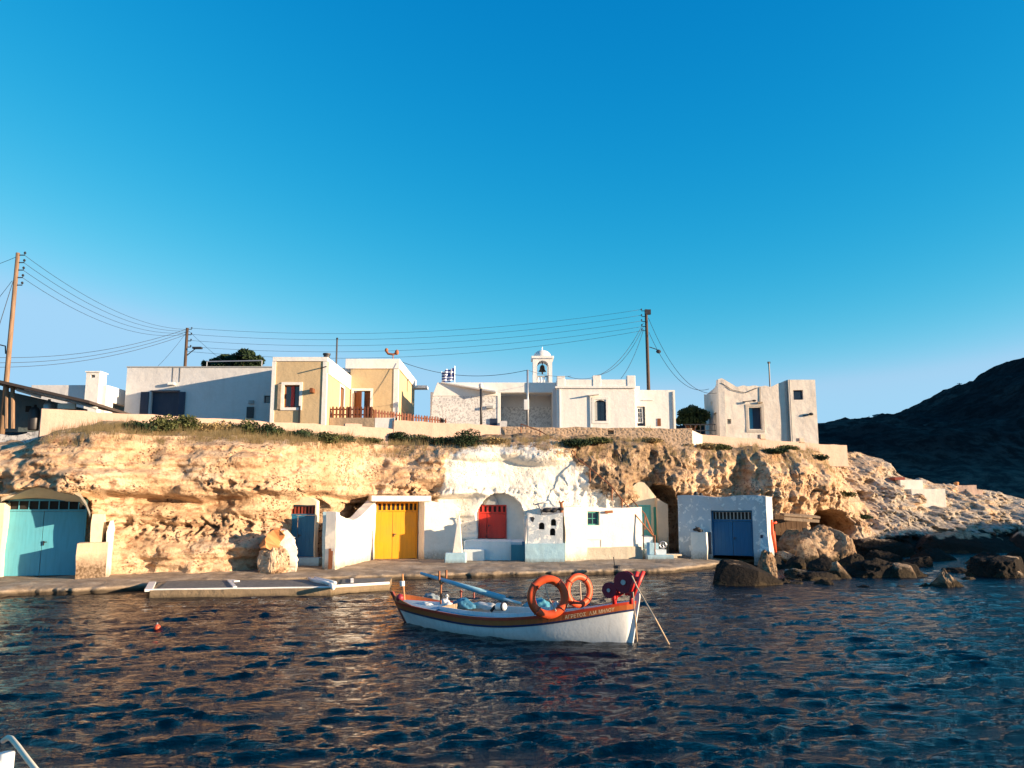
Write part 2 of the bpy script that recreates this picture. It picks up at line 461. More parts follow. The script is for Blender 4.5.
def make_cliff():
    xs = np.concatenate([np.arange(-34, -20.5, .15), np.arange(-20.5, 27, .048), np.arange(27, 72, .13)])
    nz, nt = 132, 46
    NX = len(xs)
    yb, zt = Yb(xs), Zt(xs)
    v = np.linspace(0, 1, nz)[:,None]
    Z = -.7 + v*(zt+.7)[None,:]
    X = np.repeat(xs[None,:], nz, 0)
    Yc = np.repeat(yb[None,:], nz, 0)
    px0 = np.repeat(base_px(xs)[None,:], nz, 0)
    head = sstep(825, 905, px0)
    px, py = proj(X, Yc, Z)
    lean = leanf(xs)[None,:]
    Y = Yc + lean*np.clip(Z, -.5, 9)
    left = 1-sstep(450, 500, px0)
    P = np.stack([X.ravel(), np.zeros(X.size), Z.ravel()], -1)
    def N(f, sx, sz, off, o=4): return f(P*[sx,1,sz]+off, o).reshape(X.shape)
    white = np.zeros_like(X)
    up = np.interp(px, [415,425,440,447,470,505,540,575,590,612,640,660,700], [600,514,488,456,441,438,442,453,476,498,508,540,600])
    white = sstep(-20, 26, py-up)*sstep(412,452,px)*(1-sstep(655,670,px))
    rough = 1-.6*white
    big = N(fbm, .33, .5, 3)*.9
    led = (N(fbm, .10, 1.9, 20, 3)*.36 + N(ridged, .22, 4.5, 25, 3)*.10)*(.4+.6*left)
    mid = N(ridged, .9, 1.1, 40)*.30
    flute = N(ridged, 1.5, .40, 333, 4)*.30 + N(fbm, .9, .6, 340, 3)*.25
    fin = N(ridged, 3.2, 3.8, 60)*.085
    pit = N(perlin if False else fbm, 2.6, 4.2, 80, 2)
    pitm = N(fbm, .35, .8, 90, 3)
    zband = np.clip(np.exp(-((Z-1.85-.25*pitm)/.42)**2) + .9*np.exp(-((Z-3.35-.3*pitm)/.22)**2) + .3*(1-left), 0, 1)
    pits = zband*sstep(.08, .36, pit)*sstep(-.5, .1, pitm)*.34 + (.3+.7*zband)* sstep(.1,.35,N(fbm, 6.5, 8, 180, 2))*sstep(-.3,.1,pitm)*.12
    # strata on the left: overhanging upper bed above a crumbling undercut
    zz = Z + .3*N(fbm, .35, .2, 7, 3)
    band = left*(.80*sstep(3.0, 3.3, zz) - .30*sstep(2.5,3.0,zz)*(1-sstep(3.0,3.3,zz)) + .22*(1-sstep(1.1,1.4,zz)) - .32*sstep(1.3,1.7,zz)*(1-sstep(2.0,2.6,zz)))
    right = sstep(560, 600, px0)*(1-head)
    bulge = right*(1.0*pull(px,py,700,470,62,30) + .5*pull(px,py,620,470,34,30) + 1.0*pull(px,py,800,478,55,34) - .7*pull(px,py,648,470,18,26) - .6*pull(px,py,742,470,12,30))
    bulge = bulge + sstep(430,470,px0)*(1-sstep(560,600,px0))*(.9*pull(px,py,480,452,40,10)+.9*pull(px,py,540,452,40,14))
    headr = head*(N(ridged, .30, .55, 130, 5)*1.8 + N(ridged, 1.0, 1.3, 140, 4)*.32)
    disp = (big*rough*(1-.5*white) + led*rough + mid*rough*(.40+.22*right)*(1-.75*white) + flute*right + fin*rough*(.55+.35*right) - pits*(.25+.75*(1-white)) + band + bulge)*1.0 + headr
    edge = v**9
    disp = disp*(1-edge*.55) - .55*edge*(1-head)
    Y = Y - disp
    Y = Y - 1.0*pull(px, py, 100, 540, 20, 60)*0
    # sea cave in the headland
    cave = pull(px, py, 833, 528, 24, 19)
    Y = Y + 4.5*sstep(0, .35, cave)*(1-0)
    X2 = X + N(fbm, 1.1, 1.1, 200)*.16*rough
    # boathouse openings: cut back to a plane
    Yflat = Yc
    pxa, pya = proj(X, Yc, Z)
    for pts, YY in OPEN:
        a = np.array(pts); ins = (pxa > a[0,0]) & (pxa < a[-1,0]) & (pya > np.interp(pxa, a[:,0], a[:,1]))
        Y = np.where(ins, YY, Y); X2 = np.where(ins, X, X2)
    # keep rock off masonry fronts
    front = (pxa > 78) & (pxa < 140) & (pya > 495)
    Y = np.where(front, np.maximum(Y, 27.75 + .0*Y), Y)
    front = (pxa > 86) & (pxa < 112) & (pya > 517)
    Y = np.where(front, np.maximum(Y, 28.3), Y)
    front = ((pxa > 333) & (pxa < 462) & (pya > 503+8*((pxa<374))))
    Y = np.where(front, np.maximum(Y, 38.3), Y)
    # plateau
    d = np.concatenate([np.linspace(.12, 5, 26), np.geomspace(5.4, 70, nt-26)])[:,None]
    ylast = Y[-1][None,:]
    Xt = np.repeat(X2[-1][None,:], nt, 0) + 0*d
    Yt = ylast + d
    pT = np.repeat(px0[-1][None,:], nt, 0); hT = np.repeat(head[-1][None,:], nt, 0)
    rf = 1-.75*sstep(640, 700, pT)
    rise = .55*rf*sstep(0, 2.6, d) + .45*sstep(4, 9, d) + .9*sstep(8, 30, d)
    fall = -.10*d - .012*d*d
    PT = np.stack([Xt.ravel(), Yt.ravel(), np.zeros(Xt.size)], -1)
    nzT = fbm(PT*.8, 4).reshape(Xt.shape)*.16*(1-sstep(3,5,d)*.7) + hT*fbm(PT*.45+7, 4).reshape(Xt.shape)*.55*sstep(0,1,d)
    Zp = Z[-1][None,:] + rise*(1-hT) + fall*hT + nzT
    Zp = np.maximum(Zp, -1.0)
    XX = np.concatenate([X2, Xt]); YY = np.concatenate([Y, Yt]); ZZ = np.concatenate([Z, Zp])
    pxx, pyy = proj(XX, YY, ZZ)
    A = np.zeros(XX.shape+(4,))
    A[:nz,:,0] = white
    PX = np.stack([XX.ravel(), YY.ravel(), ZZ.ravel()], -1)
    nb = fbm(PX*.8+50, 4).reshape(XX.shape)
    dark = sstep(548,575,pxx)*(1-sstep(668,700,pxx))*(1-sstep(480,520,pyy))*.75
    dark = np.maximum(dark, (1-sstep(452,466,pyy+nb*14))*sstep(430,500,pxx)*(1-sstep(860,905,pxx))*.65)
    dark = np.maximum(dark, (1-sstep(440,446,pyy+nb*8))*sstep(120,160,pxx)*.35*(1-sstep(430,470,pxx)))
    dark = dark*sstep(-.45, .15, nb+.25)
    A[...,1] = dark
    A[...,2] = sstep(835, 900, pxx)*sstep(-.5,.3,nb+.25)
    A[...,3] = sstep(800, 850, pxx)
    o = grid_mesh('cliff', XX, YY, ZZ, ROCK, A)
    tag(o, kind='structure')
    return o
cliff = make_cliff()
bvh = BVHTree.FromPolygons([v.co for v in cliff.data.vertices], [p.vertices for p in cliff.data.polygons])
def on_cliff(px, py):
    h = bvh.ray_cast(Vector((0,0,CH)), ray(px, py).normalized())
    return h[0]
def ground_z(x, y):
    h = bvh.ray_cast(Vector((x,y,30)), Vector((0,0,-1)))
    return h[0].z if h[0] else 6.5

# ---------------------------------------------------------------- far hills (dark scrub, turned away from the sun)
t = NT('hill_scrub')
a = t.noise(.05, 6, rough=.6); b = t.noise(.35, 7, rough=.75)
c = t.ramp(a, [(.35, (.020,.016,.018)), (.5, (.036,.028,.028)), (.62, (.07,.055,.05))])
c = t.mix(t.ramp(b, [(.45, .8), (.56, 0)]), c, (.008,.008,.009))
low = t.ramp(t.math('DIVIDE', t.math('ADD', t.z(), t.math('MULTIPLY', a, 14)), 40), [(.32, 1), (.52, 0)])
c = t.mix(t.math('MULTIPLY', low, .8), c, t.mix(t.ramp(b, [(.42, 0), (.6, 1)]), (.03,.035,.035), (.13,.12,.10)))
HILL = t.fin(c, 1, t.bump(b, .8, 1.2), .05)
def make_hills():
    sil = [(500,430),(600,432),(740,431),(820,426),(852,424),(862,420),(880,416.5),(900,416.5),(925,406),(935,401),(945,397),(960,387.5),(972,385),(985,383),(1000,374),(1008,366),(1015,363.5),(1024,361),(1060,352)]
    sxx = [XY(p,250) for p,_ in sil]+[260,350,450,700]; szz = [CH+(504-q)/CF*250 for _,q in sil]+[72,108,135,150]  # ridge climbs on out of view, shaped to shade the visible hill
    xs = np.concatenate([np.arange(-400, 20, 14), np.arange(20, 230, 1.1), np.arange(230, 720, 7)])
    ys = np.concatenate([np.arange(-180, 90, 9), np.arange(90, 262, 1.5), np.arange(262, 700, 20)])
    X, Y = np.meshgrid(xs, ys)
    S = np.interp(X, sxx, szz)
    Y0 = np.interp(X, [-400,100,150,200,300,450,720], [112,110,85,40,-10,-60,-80]); L = np.interp(X, [0,150,250], [140,150,50])
    r = np.clip((Y-Y0)/L, 0, None)
    ramp = np.where(r < 1, 1-(1-np.clip(r,0,1))**1.5, 1)
    P = np.stack([X.ravel(), Y.ravel(), 0*X.ravel()], -1)
    n = fbm(P*.02, 6, g=.55).reshape(X.shape)*4*np.clip(r*3,0,1)*(1-.75*sstep(.75,.95,r)*(1-sstep(1.1,1.5,r)))
    n = n + ridged(P*.03+4, 4).reshape(X.shape)*3*np.clip(r*2,0,1)*(1-sstep(.6,.9,r))
    n = n + fbm(P*.22, 3).reshape(X.shape)*.55*np.clip(r*3,0,1)
    n = n*(1-.85*sstep(.7,.95,r)) + .8*fbm(P*.30+3, 4).reshape(X.shape)*sstep(.5,1,r)
    Z = np.where(r > 0, S*ramp+n-.25*np.clip(Y-254,0,400), -2 - 0*X)
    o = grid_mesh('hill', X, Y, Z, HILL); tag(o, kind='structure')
    # unseen headland added out to the right to shade the shore rocks
    xs = np.arange(48, 150, 1.6); ys = np.arange(-60, 75, 1.6)
    X, Y = np.meshgrid(xs, ys)
    e = 1-((X-98)/44)**2-((Y-26)/34)**2
    P = np.stack([X.ravel(), Y.ravel(), 0*X.ravel()], -1)
    Z = 11.8*np.clip(e,0,1)**.55 + 1.0*ridged(P*.07, 4).reshape(X.shape)*np.clip(e*3,0,1) - 1.5*(e<0)
    keep = X > .80*np.clip(Y,0,None)+3
    Z = np.where(keep, Z, -1.5)
    o = grid_mesh('headland', X, Y, Z, HILL); tag(o, kind='structure')
make_hills()

# ---------------------------------------------------------------- quay
t = NT('quay_concrete')
a = t.noise(1.4, 6, rough=.65); f = t.noise(16, 6, rough=.7)
c = t.ramp(a, [(.32, (.16,.125,.09)), (.5, (.27,.215,.16)), (.68, (.40,.34,.27))])
c = t.mix(t.ramp(f, [(.35, .5), (.55, 0)]), c, (.16,.12,.08))
c = t.mix(t.ramp(t.math('ADD', t.z(), t.math('MULTIPLY', t.math('SUBTRACT', a, .5), -.25)), [(.07, .95), (.15, 0)]), c, (.04,.03,.02))
QUAY = t.fin(c, .85, t.bump(f, .6, .03, t.bump(a, .5, .1)), .3)
def make_quay():
    # front edge (px, py of the edge top), z
    edge = [(-90,589,.32),(0,586,.32),(40,585,.30),(75,585,.30),(110,583,.30),(145,581,.30),(200,577.5,.3),(260,575.5,.3),(330,573.5,.3),(395,571.5,.3),(440,570.5,.3),(520,569,.3),(600,567,.3),(660,566.5,.3),(690,564,.3),(712,561,.3),(735,558,.3),(775,557.5,.3)]
    E = [onz(*e) for e in edge]
    ex = np.array([e.x for e in E]); ey = np.array([e.y for e in E])
    xs = np.arange(-20, ex[-1], .07)
    P = np.stack([xs, xs*0, xs*0], -1)
    rg = np.where(xs < XY(110,26), .30, .16)
    yf = np.interp(xs, ex, ey) + fbm(P*1.3, 4)*rg + fbm(P*9, 3)*.03
    rows = []
    prof = [(0.12,-.6),(.08,-.1),(.0,.02),(.03,.08),(.0,.13),(.012,.17),(.05,.195)]
    X=[];Y=[];Z=[]
    for dy, z in prof:
        X.append(xs); Y.append(yf+dy + fbm(P*3+z*37, 4)*.07); Z.append(xs*0+z)
    yend = Yb(xs)+3.5
    for k in np.linspace(0.03, 1, 60):
        y = yf+.12 + (yend-yf-.12)*k
        Q = np.stack([xs, y, xs*0], -1)
        X.append(xs); Y.append(y); Z.append(.20 + .14*(1-(1-min(1,k*2.2))**2) + fbm(Q*.9, 4)*.035 + fbm(Q*5,2)*.008)
    o = grid_mesh('quay', np.array(X), np.array(Y), np.array(Z), QUAY)
    tag(o, kind='structure')
make_quay()

# ---------------------------------------------------------------- boulders
def boulder(px, py_base, w_px, h_px, label, group, Y=None, seed=0, ry=.8, pale=.2, tilt=0, alpha=1.0, z0=-.15, peak=0):
    b = onz(px, py_base, z0 if z0>0 else 0) if Y is None else at(px, py_base, Y)
    s = b.y/CF; w = w_px*s/2; h = h_px*s
    bm = bmesh.new(); bmesh.ops.create_icosphere(bm, subdivisions=6 if w_px > 26 else 5, radius=1)
    P = np.array([v.co[:] for v in bm.verts])
    o_ = seed*13.7
    d = 1 + .24*fbm(P*1.0+o_, 3) + .24*ridged(P*1.8+o_, 5) + .10*ridged(P*6+o_, 4)
    # flat facets
    rs = np.random.RandomState(seed+5)
    Q = P*d[:,None]
    for k in range(9):
        n = rs.normal(size=3); n /= np.linalg.norm(n); lim = .72+.25*rs.rand()
        e = Q@n - lim; Q = Q - np.clip(e,0,None)[:,None]*n*.85
    Q[:,2] = np.maximum(Q[:,2], -.45)
    if peak: Q[:,:2] *= (1-peak*np.clip((Q[:,2]+.2)/1.1,0,1))[:,None]
    Q[:,0] -= (Q[:,0].max()+Q[:,0].min())/2; mx = np.abs(Q[:,0]).max(); zt = Q[:,2].max()
    Q[:,0] *= w/mx; Q[:,1] *= w*ry/mx; Q[:,2] = Q[:,2]/zt*h
    me = bpy.data.meshes.new('boulder'); 
    for v, q in zip(bm.verts, Q): v.co = q
    bm.to_mesh(me); bm.free()
    for p in me.polygons: p.use_smooth = True
    a = me.color_attributes.new('mask', 'FLOAT_COLOR', 'POINT')
    col = np.zeros((len(me.vertices),4), np.float32); col[:,2] = pale; col[:,3] = alpha; col[:,1] = .45*(1-pale)*(1 if seed != 31 else 0)
    a.data.foreach_set('color', col.ravel())
    me.materials.append(ROCK)
    o = bpy.data.objects.new('boulder', me); COL.objects.link(o)
    o.location = (b.x, b.y, (b.z if Y is not None else max(z0,-.1))); o.rotation_euler = (0, R(tilt), 0)
    tag(o, label, 'boulder', group)
    return o
BG = 'boulders along the shore'
boulder(746, 584, 74, 26, 'long low dark boulder in the water before the deep blue doors', BG, seed=1, ry=.6, pale=0, alpha=1)
boulder(768, 581, 20, 30, 'upright knobbly orange lump against the end of the long dark boulder', BG, seed=2, pale=0, alpha=.2, z0=.0)
boulder(812, 560, 70, 36, 'largest smooth tan boulder leaning on the cliff foot beside the sea cave', BG, Y=41, seed=3, pale=0, alpha=0, tilt=12)
boulder(838, 556, 40, 30, 'angular boulder with a dark cleft on the right of the largest tan boulder', BG, Y=40.5, seed=4, pale=0, alpha=.3, tilt=-15)
boulder(806, 562, 26, 23, 'pointed tan boulder standing in front of the largest tan boulder', BG, Y=39.3, seed=5, pale=0, alpha=.2, peak=.3)
boulder(789, 549, 24, 20, 'small rounded tan boulder by the right corner of the blue door boathouse', BG, Y=41.5, seed=6, pale=0, alpha=0)
boulder(784, 558, 26, 7, 'flat pale slab of rock at the foot of the blue door boathouse', BG, Y=40, seed=7, pale=.3, alpha=0, ry=.7)
boulder(804, 575, 44, 9, 'low grey white rock sloping into the water between the boulders', BG, seed=8, pale=1, alpha=0, ry=.6)
boulder(812, 579, 60, 10, 'low wet black reef rock right of the long dark boulder', BG, seed=9, alpha=1, ry=.5)
boulder(839, 578, 26, 19, 'blocky brown boulder with a sunlit right face at the reef edge', BG, seed=10, pale=0, alpha=.2)
boulder(886, 576, 78, 20, 'wide dark boulder in the water with a pale waterline right of the reef', BG, seed=11, alpha=1, ry=.5)
boulder(903, 577, 34, 16, 'brown cone shaped rock at the right end of the wide dark boulder', BG, seed=12, alpha=.3, peak=.4)
boulder(944, 586, 42, 20, 'small triangular brown rock standing alone in the water', BG, seed=13, alpha=.2, peak=.65, pale=0, ry=.7)
boulder(925, 586, 16, 6, 'tiny rock at the left foot of the triangular brown rock', BG, seed=14, alpha=.3)
boulder(866, 587, 20, 5, 'tiny dark rock barely above the water in front of the reef', BG, seed=15, alpha=1)
boulder(1000, 576, 62, 22, 'dark boulder in the water near the right edge of the view', BG, seed=16, alpha=1, ry=.6)
boulder(1012, 577, 24, 12, 'sunlit brown stone on the right end of the dark boulder near the right edge', BG, seed=17, alpha=.1, pale=.2)
boulder(968, 579, 18, 5, 'tiny wet rock left of the dark boulder near the right edge', BG, seed=18, alpha=1)
boulder(870, 556, 90, 20, 'long dark ledge of wet rock under the pale headland', BG, seed=19, alpha=1, ry=.4)
boulder(960, 552, 120, 22, 'long black ledge of wet rock under the far end of the headland', BG, seed=20, alpha=1, ry=.4)
boulder(1050, 550, 110, 24, 'black ledge of wet rock cut by the right edge of the view', BG, seed=22, alpha=1, ry=.4)
boulder(782, 583, 22, 7, 'small black wet stone between the upright lump and the reef', BG, seed=40, alpha=1, ry=0.72, pale=0)
boulder(796, 584, 16, 5, 'tiny black stone at the front of the reef', BG, seed=41, alpha=1, ry=0.78, pale=0)
boulder(824, 584, 24, 8, 'low jagged stone in front of the blocky boulder', BG, seed=42, alpha=1, ry=0.78, pale=0)
boulder(856, 576, 26, 12, 'dark rough stone between the blocky boulder and the wide dark boulder', BG, seed=43, alpha=1, ry=0.6, pale=0)
boulder(850, 566, 34, 14, 'dark stone behind the wide dark boulder', BG, seed=44, alpha=1, ry=0.55, pale=0)
boulder(880, 562, 40, 14, 'black stone wedged at the foot of the pale headland', BG, seed=45, alpha=1, ry=0.68, pale=0)
boulder(915, 566, 36, 12, 'black flat stone behind the triangular rock', BG, seed=46, alpha=1, ry=0.65, pale=0)
boulder(935, 560, 44, 14, 'black angular stone under the headland ledge', BG, seed=47, alpha=1, ry=0.83, pale=0)
boulder(958, 572, 30, 7, 'flat black stone right of the triangular rock', BG, seed=48, alpha=1, ry=0.79, pale=0)
boulder(985, 564, 46, 14, 'dark stone behind the dark boulder near the right edge', BG, seed=49, alpha=1, ry=0.76, pale=0)
boulder(776, 568, 24, 14, 'brown stone at the foot of the boathouse corner behind the upright lump', BG, seed=50, alpha=1, ry=0.75, pale=0)
boulder(794, 568, 26, 14, 'grey brown rubble stone before the largest tan boulder', BG, seed=51, alpha=1, ry=0.78, pale=0)
boulder(1018, 566, 40, 18, 'dark stone at the right edge behind the sunlit stone', BG, seed=52, alpha=1, ry=0.6, pale=0)
boulder(822, 570, 30, 14, 'shadowed stone below the right end of the largest tan boulder', BG, seed=53, alpha=1, ry=0.7, pale=0)
boulder(900, 586, 14, 4, 'tiny wet stone left of the triangular rock group', BG, seed=54, alpha=1, ry=0.61, pale=0)
# ---------------------------------------------------------------- shared materials
M = {}
M['white'] = plaster('limewash', (.80,.76,.68), amt=.30, bump=.6, zstain=(.3,.75,(.30,.24,.17)))
M['white_clean'] = plaster('church_white', (.80,.78,.74), amt=.18, bump=.35)
M['white_old'] = plaster('old_white', (.74,.68,.60), dirt=(.30,.2,.15), amt=.45, bump=.6, peel=(.48,.38,.29), peel_amt=.0)
M['peel'] = plaster('peeling_limewash', (.52,.58,.62), amt=.45, bump=.8, peel=(.82,.80,.76), peel_amt=.35, zstain=(.3,.7,(.2,.18,.16)))
M['bluewhite'] = plaster('pale_blue_wash_and_shade', (.36,.56,.66), amt=.3, bump=.5, zstain=(.3,.5,(.2,.2,.18)))
M['stepwhite'] = plaster('step_white', (.68,.76,.78), amt=.2, bump=.4)
M['yellow'] = plaster('ochre_render', (.55,.42,.25), dirt=(.4,.3,.2), amt=.35, bump=.4)
M['parapet'] = plaster('parapet_render', (.50,.365,.30), dirt=(.45,.33,.22), amt=.35, bump=.7)
M['terrace'] = plaster('terrace_stone', (.36,.28,.2), amt=.5, bump=1)
M['grey'] = plaster('grey_render_and_shade', (.62,.62,.62), amt=.3, bump=.4)
M['orange_wash'] = plaster('terracotta_wash', (.60,.26,.10), dirt=(.6,.5,.4), amt=.5, bump=.5)
M['cream'] = plaster('cream_wash', (.78,.66,.47), amt=.3, bump=.5)
M['stain'] = plaster('stained_pillar', (.70,.52,.36), amt=.4, bump=.5, zstain=(.7,1.15,(.13,.085,.05)))
def rubble(name, light, dark, sc=3.2):
    t = NT(name)
    v = t.mapv(t.pos(), (1,1,1.5))
    e = t.voro(sc, v, 'DISTANCE_TO_EDGE'); n = t.noise(5, 6, rough=.7)
    ee = t.math('ADD', e, t.math('MULTIPLY', t.math('SUBTRACT', n, .5), .12))
    c = t.mix(t.ramp(ee, [(.03, 1), (.10, 0)]), dark, light)
    c = t.mix(t.ramp(ee, [(.0, 0), (.02, 1)]), light, c) if False else c
    c = t.mix(t.ramp(n, [(.35, .55), (.5, 0)]), c, tuple(x*.5 for x in light))
    return t.fin(c, .95, t.bump(e, .8, .08, t.bump(n, .5, .05)), .15)
def speckle(name, light, dark):
    t = NT(name)
    n = t.noise(9, 3, t.mapv(t.pos(), (1,1,.8)), rough=.6, dist=.8)
    c = t.mix(t.ramp(n, [(.50, 0), (.57, .85)]), light, dark)
    c = t.mix(t.ramp(t.noise(2, 4), [(.4,.3),(.6,0)]), c, tuple(x*.7 for x in light))
    return t.fin(c, .95, t.bump(n, -.8, .06), .15)
M['church_stone'] = speckle('pointed_stone', (.74,.73,.71), (.36,.36,.37))
M['wall_stone'] = rubble('parapet_stone', (.54,.40,.29), (.40,.29,.20), 4.2)
M['grey_rubble'] = speckle('grey_rubble', (.50,.50,.50), (.12,.12,.13))
M['cyan'] = paint('cyan_paint', (.10,.40,.52), .5, .2)
M['cyan_dark'] = paint('petrol_paint', (.03,.20,.28), .5, .2)
M['blue'] = paint('blue_paint', (.01,.15,.30), .5, .2)
M['deepblue'] = paint('deep_blue_paint', (.004,.11,.26), .5, .15)
M['yellowp'] = paint('yellow_paint', (.76,.30,.003), .45, .12)
M['red'] = paint('red_paint', (.62,.035,.018), .4, .1)
M['redbrown'] = paint('red_brown_paint', (.26,.045,.025), .5, .2)
M['turq'] = paint('turquoise_paint', (.14,.50,.42), .5, .4)
M['green'] = paint('green_paint', (.02,.25,.20), .45, .2)
M['navy'] = paint('navy_paint', (.012,.025,.06), .5, .1)
M['whitep'] = paint('white_paint', (.80,.80,.78), .35, .1)
M['rust'] = paint('rusty_iron', (.33,.12,.05), .8, .5, (.15,.06,.03))
M['black'] = plain('black_stuff', (.012,.012,.015), .7)
M['dark'] = plain('dark_interior', (.02,.018,.016), .9)
M['glass'] = plain('dark_glass', (.015,.02,.03), .08, spec=.8)
M['wood'] = wood('grey_wood', (.30,.22,.15)); M['brownwood'] = wood('brown_wood', (.19,.07,.03)); M['pole'] = wood('pole_wood', (.26,.17,.11)); M['darkpole'] = wood('dark_pole_wood', (.10,.065,.045))
M['picket'] = wood('picket_wood', (.17,.06,.035))
M['metal'] = plain('galvanised', (.45,.46,.47), .4, .6); M['darkmetal'] = plain('dark_metal', (.05,.05,.055), .5, .5)
M['slate'] = plain('faded_grey', (.35,.36,.36), .8)
M['bronze'] = plain('bell_bronze', (.05,.04,.03), .5, .6)
M['tile'] = plain('roof_sheet', (.06,.045,.04), .8)

class Fr:
    def __init__(s, pxL, YL, pxR, YR, zb, pyref=480):
        a = at(pxL, pyref, YL); b = at(pxR, pyref, YR)
        s.o = Vector((a.x, a.y, zb)); d = Vector((b.x-a.x, b.y-a.y, 0)); s.w = d.length; s.u = d.normalized()
        s.n = Vector((-s.u.y, s.u.x, 0)); s.rz = math.atan2(s.u.y, s.u.x); s.zb = zb
    def l(s, px, py, off=0):
        d = ray(px, py); c = Vector((0,0,CH)); p0 = s.o + s.n*off
        t = (p0-c).dot(s.n)/d.dot(s.n); p = c + d*t - s.o
        return p.dot(s.u), p.z
    def x(s, px, py=480, off=0): return s.l(px, py, off)[0]
    def z(s, px, py, off=0): return s.l(px, py, off)[1]
    def w3(s, x, y, z): return s.o + s.u*x + s.n*y + Vector((0,0,z))
    def root(s, name, label, cat, group=None): return thing(name, label, cat, s.o, s.rz, group)
    def rect(s, pxa, pya, pxb, pyb, off=0):
        """pixel rectangle -> x0,x1,z0,z1 on the front plane"""
        m = (pya+pyb)/2
        return s.x(pxa, m, off), s.x(pxb, m, off), s.z((pxa+pxb)/2, pyb, off), s.z((pxa+pxb)/2, pya, off)

def frame_ring(mb, x0, x1, z0, z1, y0, y1, w):
    mb.box(x0, x0+w, y0, y1, z0, z1); mb.box(x1-w, x1, y0, y1, z0, z1)
    mb.box(x0+w, x1-w, y0, y1, z1-w, z1); mb.box(x0+w, x1-w, y0, y1, z0, z0+w)
def door(root, x0, x1, z0, z1, y, mat, transom=0, bars=8, barmat=None, leaves=2, handle=True, seam=.012, planks=True, split=.5, fr=.05, barw=None):
    """frame, leaves, barred transom; y = front plane of the leaves"""
    f = MB(); 
    f.box(x0, x0+fr, y-.02, y+.06, z0, z1); f.box(x1-fr, x1, y-.02, y+.06, z0, z1); f.box(x0+fr, x1-fr, y-.02, y+.06, z1-fr, z1)
    zt = z1-fr
    if transom:
        zt = z1-transom
        f.box(x0+fr, x1-fr, y-.02, y+.06, zt-fr, zt)
        tr = MB(); wb = (x1-x0-2*fr)/(bars*2+1); wb_ = barw or wb
        cs = [x0+fr + wb*(2*i+1.5) for i in range(bars)]; ed = [x0+fr-wb_/2+.01]+cs+[x1-fr+wb_/2-.01]
        tr.wall(x0+fr+.001, x1-fr-.001, zt+.001, z1-fr-.001, y, y+.03, holes=[(ed[i]+wb_/2, ed[i+1]-wb_/2, zt+.012, z1-fr-.012) for i in range(bars+1)])
        to = tr.build('transom_bars', barmat or mat, root)
        gl = MB(); gl.box(x0+fr, x1-fr, y+.035, y+.05, zt, z1-fr); gl.build('transom_glass', M['dark'], to)
        zt -= fr
    fo = f.build('door_frame', mat, root, bevel=.006)
    xs = [x0+fr, x0+(x1-x0)*split, x1-fr] if leaves == 2 else [x0+fr, x1-fr]
    for i in range(len(xs)-1):
        a, b = xs[i]+seam/2, xs[i+1]-seam/2
        lf = MB()
        n = max(3, int((b-a)/.16)) if planks else 1
        for k in range(n):
            p, q = a+(b-a)*k/n, a+(b-a)*(k+1)/n
            lf.box(p+.003, q-.003, y, y+.04, z0+.02, zt-.01)
        lf.box(a+.01, b-.01, y+.012, y+.045, z0+.03, zt-.02)
        h = zt-z0
        lo = lf.build('door_leaf', mat, root, bevel=.004)
        if handle and (i == len(xs)-2):
            hb = MB(); hb.box(a+.05, a+.08, y-.05, y, z0+h*.47, z0+h*.54); hb.box(a+.05, a+.17, y-.06, y-.04, z0+h*.515, z0+h*.53)
            hb.build('handle', M['darkmetal'], lo)
    return zt
def window(root, x0, x1, z0, z1, y, framemat, fw=.06, nx=1, nz=1, glass=None, sill=False, name='window'):
    f = MB(); frame_ring(f, x0, x1, z0, z1, y, y+.06, fw)
    for i in range(1, nx):
        xc = x0+(x1-x0)*i/nx; f.box(xc-.015, xc+.015, y+.005, y+.05, z0+fw, z1-fw)
    for i in range(1, nz):
        zc = z0+(z1-z0)*i/nz; f.box(x0+fw, x1-fw, y+.007, y+.048, zc-.015, zc+.015)
    w = f.build(name, framemat, root, bevel=.004)
    g = MB(); g.box(x0+fw*.5, x1-fw*.5, y+.03, y+.04, z0+fw*.5, z1-fw*.5); g.build('pane', glass or M['glass'], w)
    return w

# ================================================================ lower row, left to right
# --- cyan boathouse in the rock
F = Fr(-30, 27.75, 89, 28.5, .34)
r = F.root('boathouse', 'boathouse cut into the rock with wide pale cyan double doors and glazed top lights', 'boathouse')
x0, x1, z0, z1 = F.rect(3, 501, 92, 575); x0 = F.x(2)
x1 = F.x(89.5)
door(r, x0, x1, 0, z1+.06, 0, M['cyan'], transom=.36, bars=8, barmat=M['cyan'], planks=False, split=.51, barw=.03)
m = MB(); m.wall(F.x(-40,520,-.45), F.x(3,520,-.45), -.3, F.z(0,503,-.45), -.45, .2); m.build('side_wall', M['cream'], r, rough=.03)
m = MB(); KI = (Matrix.Translation(F.o) @ Matrix.Rotation(F.rz,4,'Z')).inverted()
ap = [(1,503),(6,500.5),(14,497),(22,493.5),(34,489),(50,488),(62,490.5),(72,494),(80,498.5),(86,507),(90,518)]
for (a, b), (c, d_) in zip(ap[:-1], ap[1:]):
    q = [KI @ v for v in (at(a, b-1.5, 27.45), at(c, d_-1.5, 27.45), at(c, max(501.5, d_), 28.4), at(a, max(501.5, b), 28.4))]
    m.quad(*q); m.quad(*[v+Vector((0,0,.12)) for v in q]); m.quad(q[0], q[1], q[1]+Vector((0,0,.12)), q[0]+Vector((0,0,.12)))
m.build('arch_soffit', M['cream'], r, rough=.02)
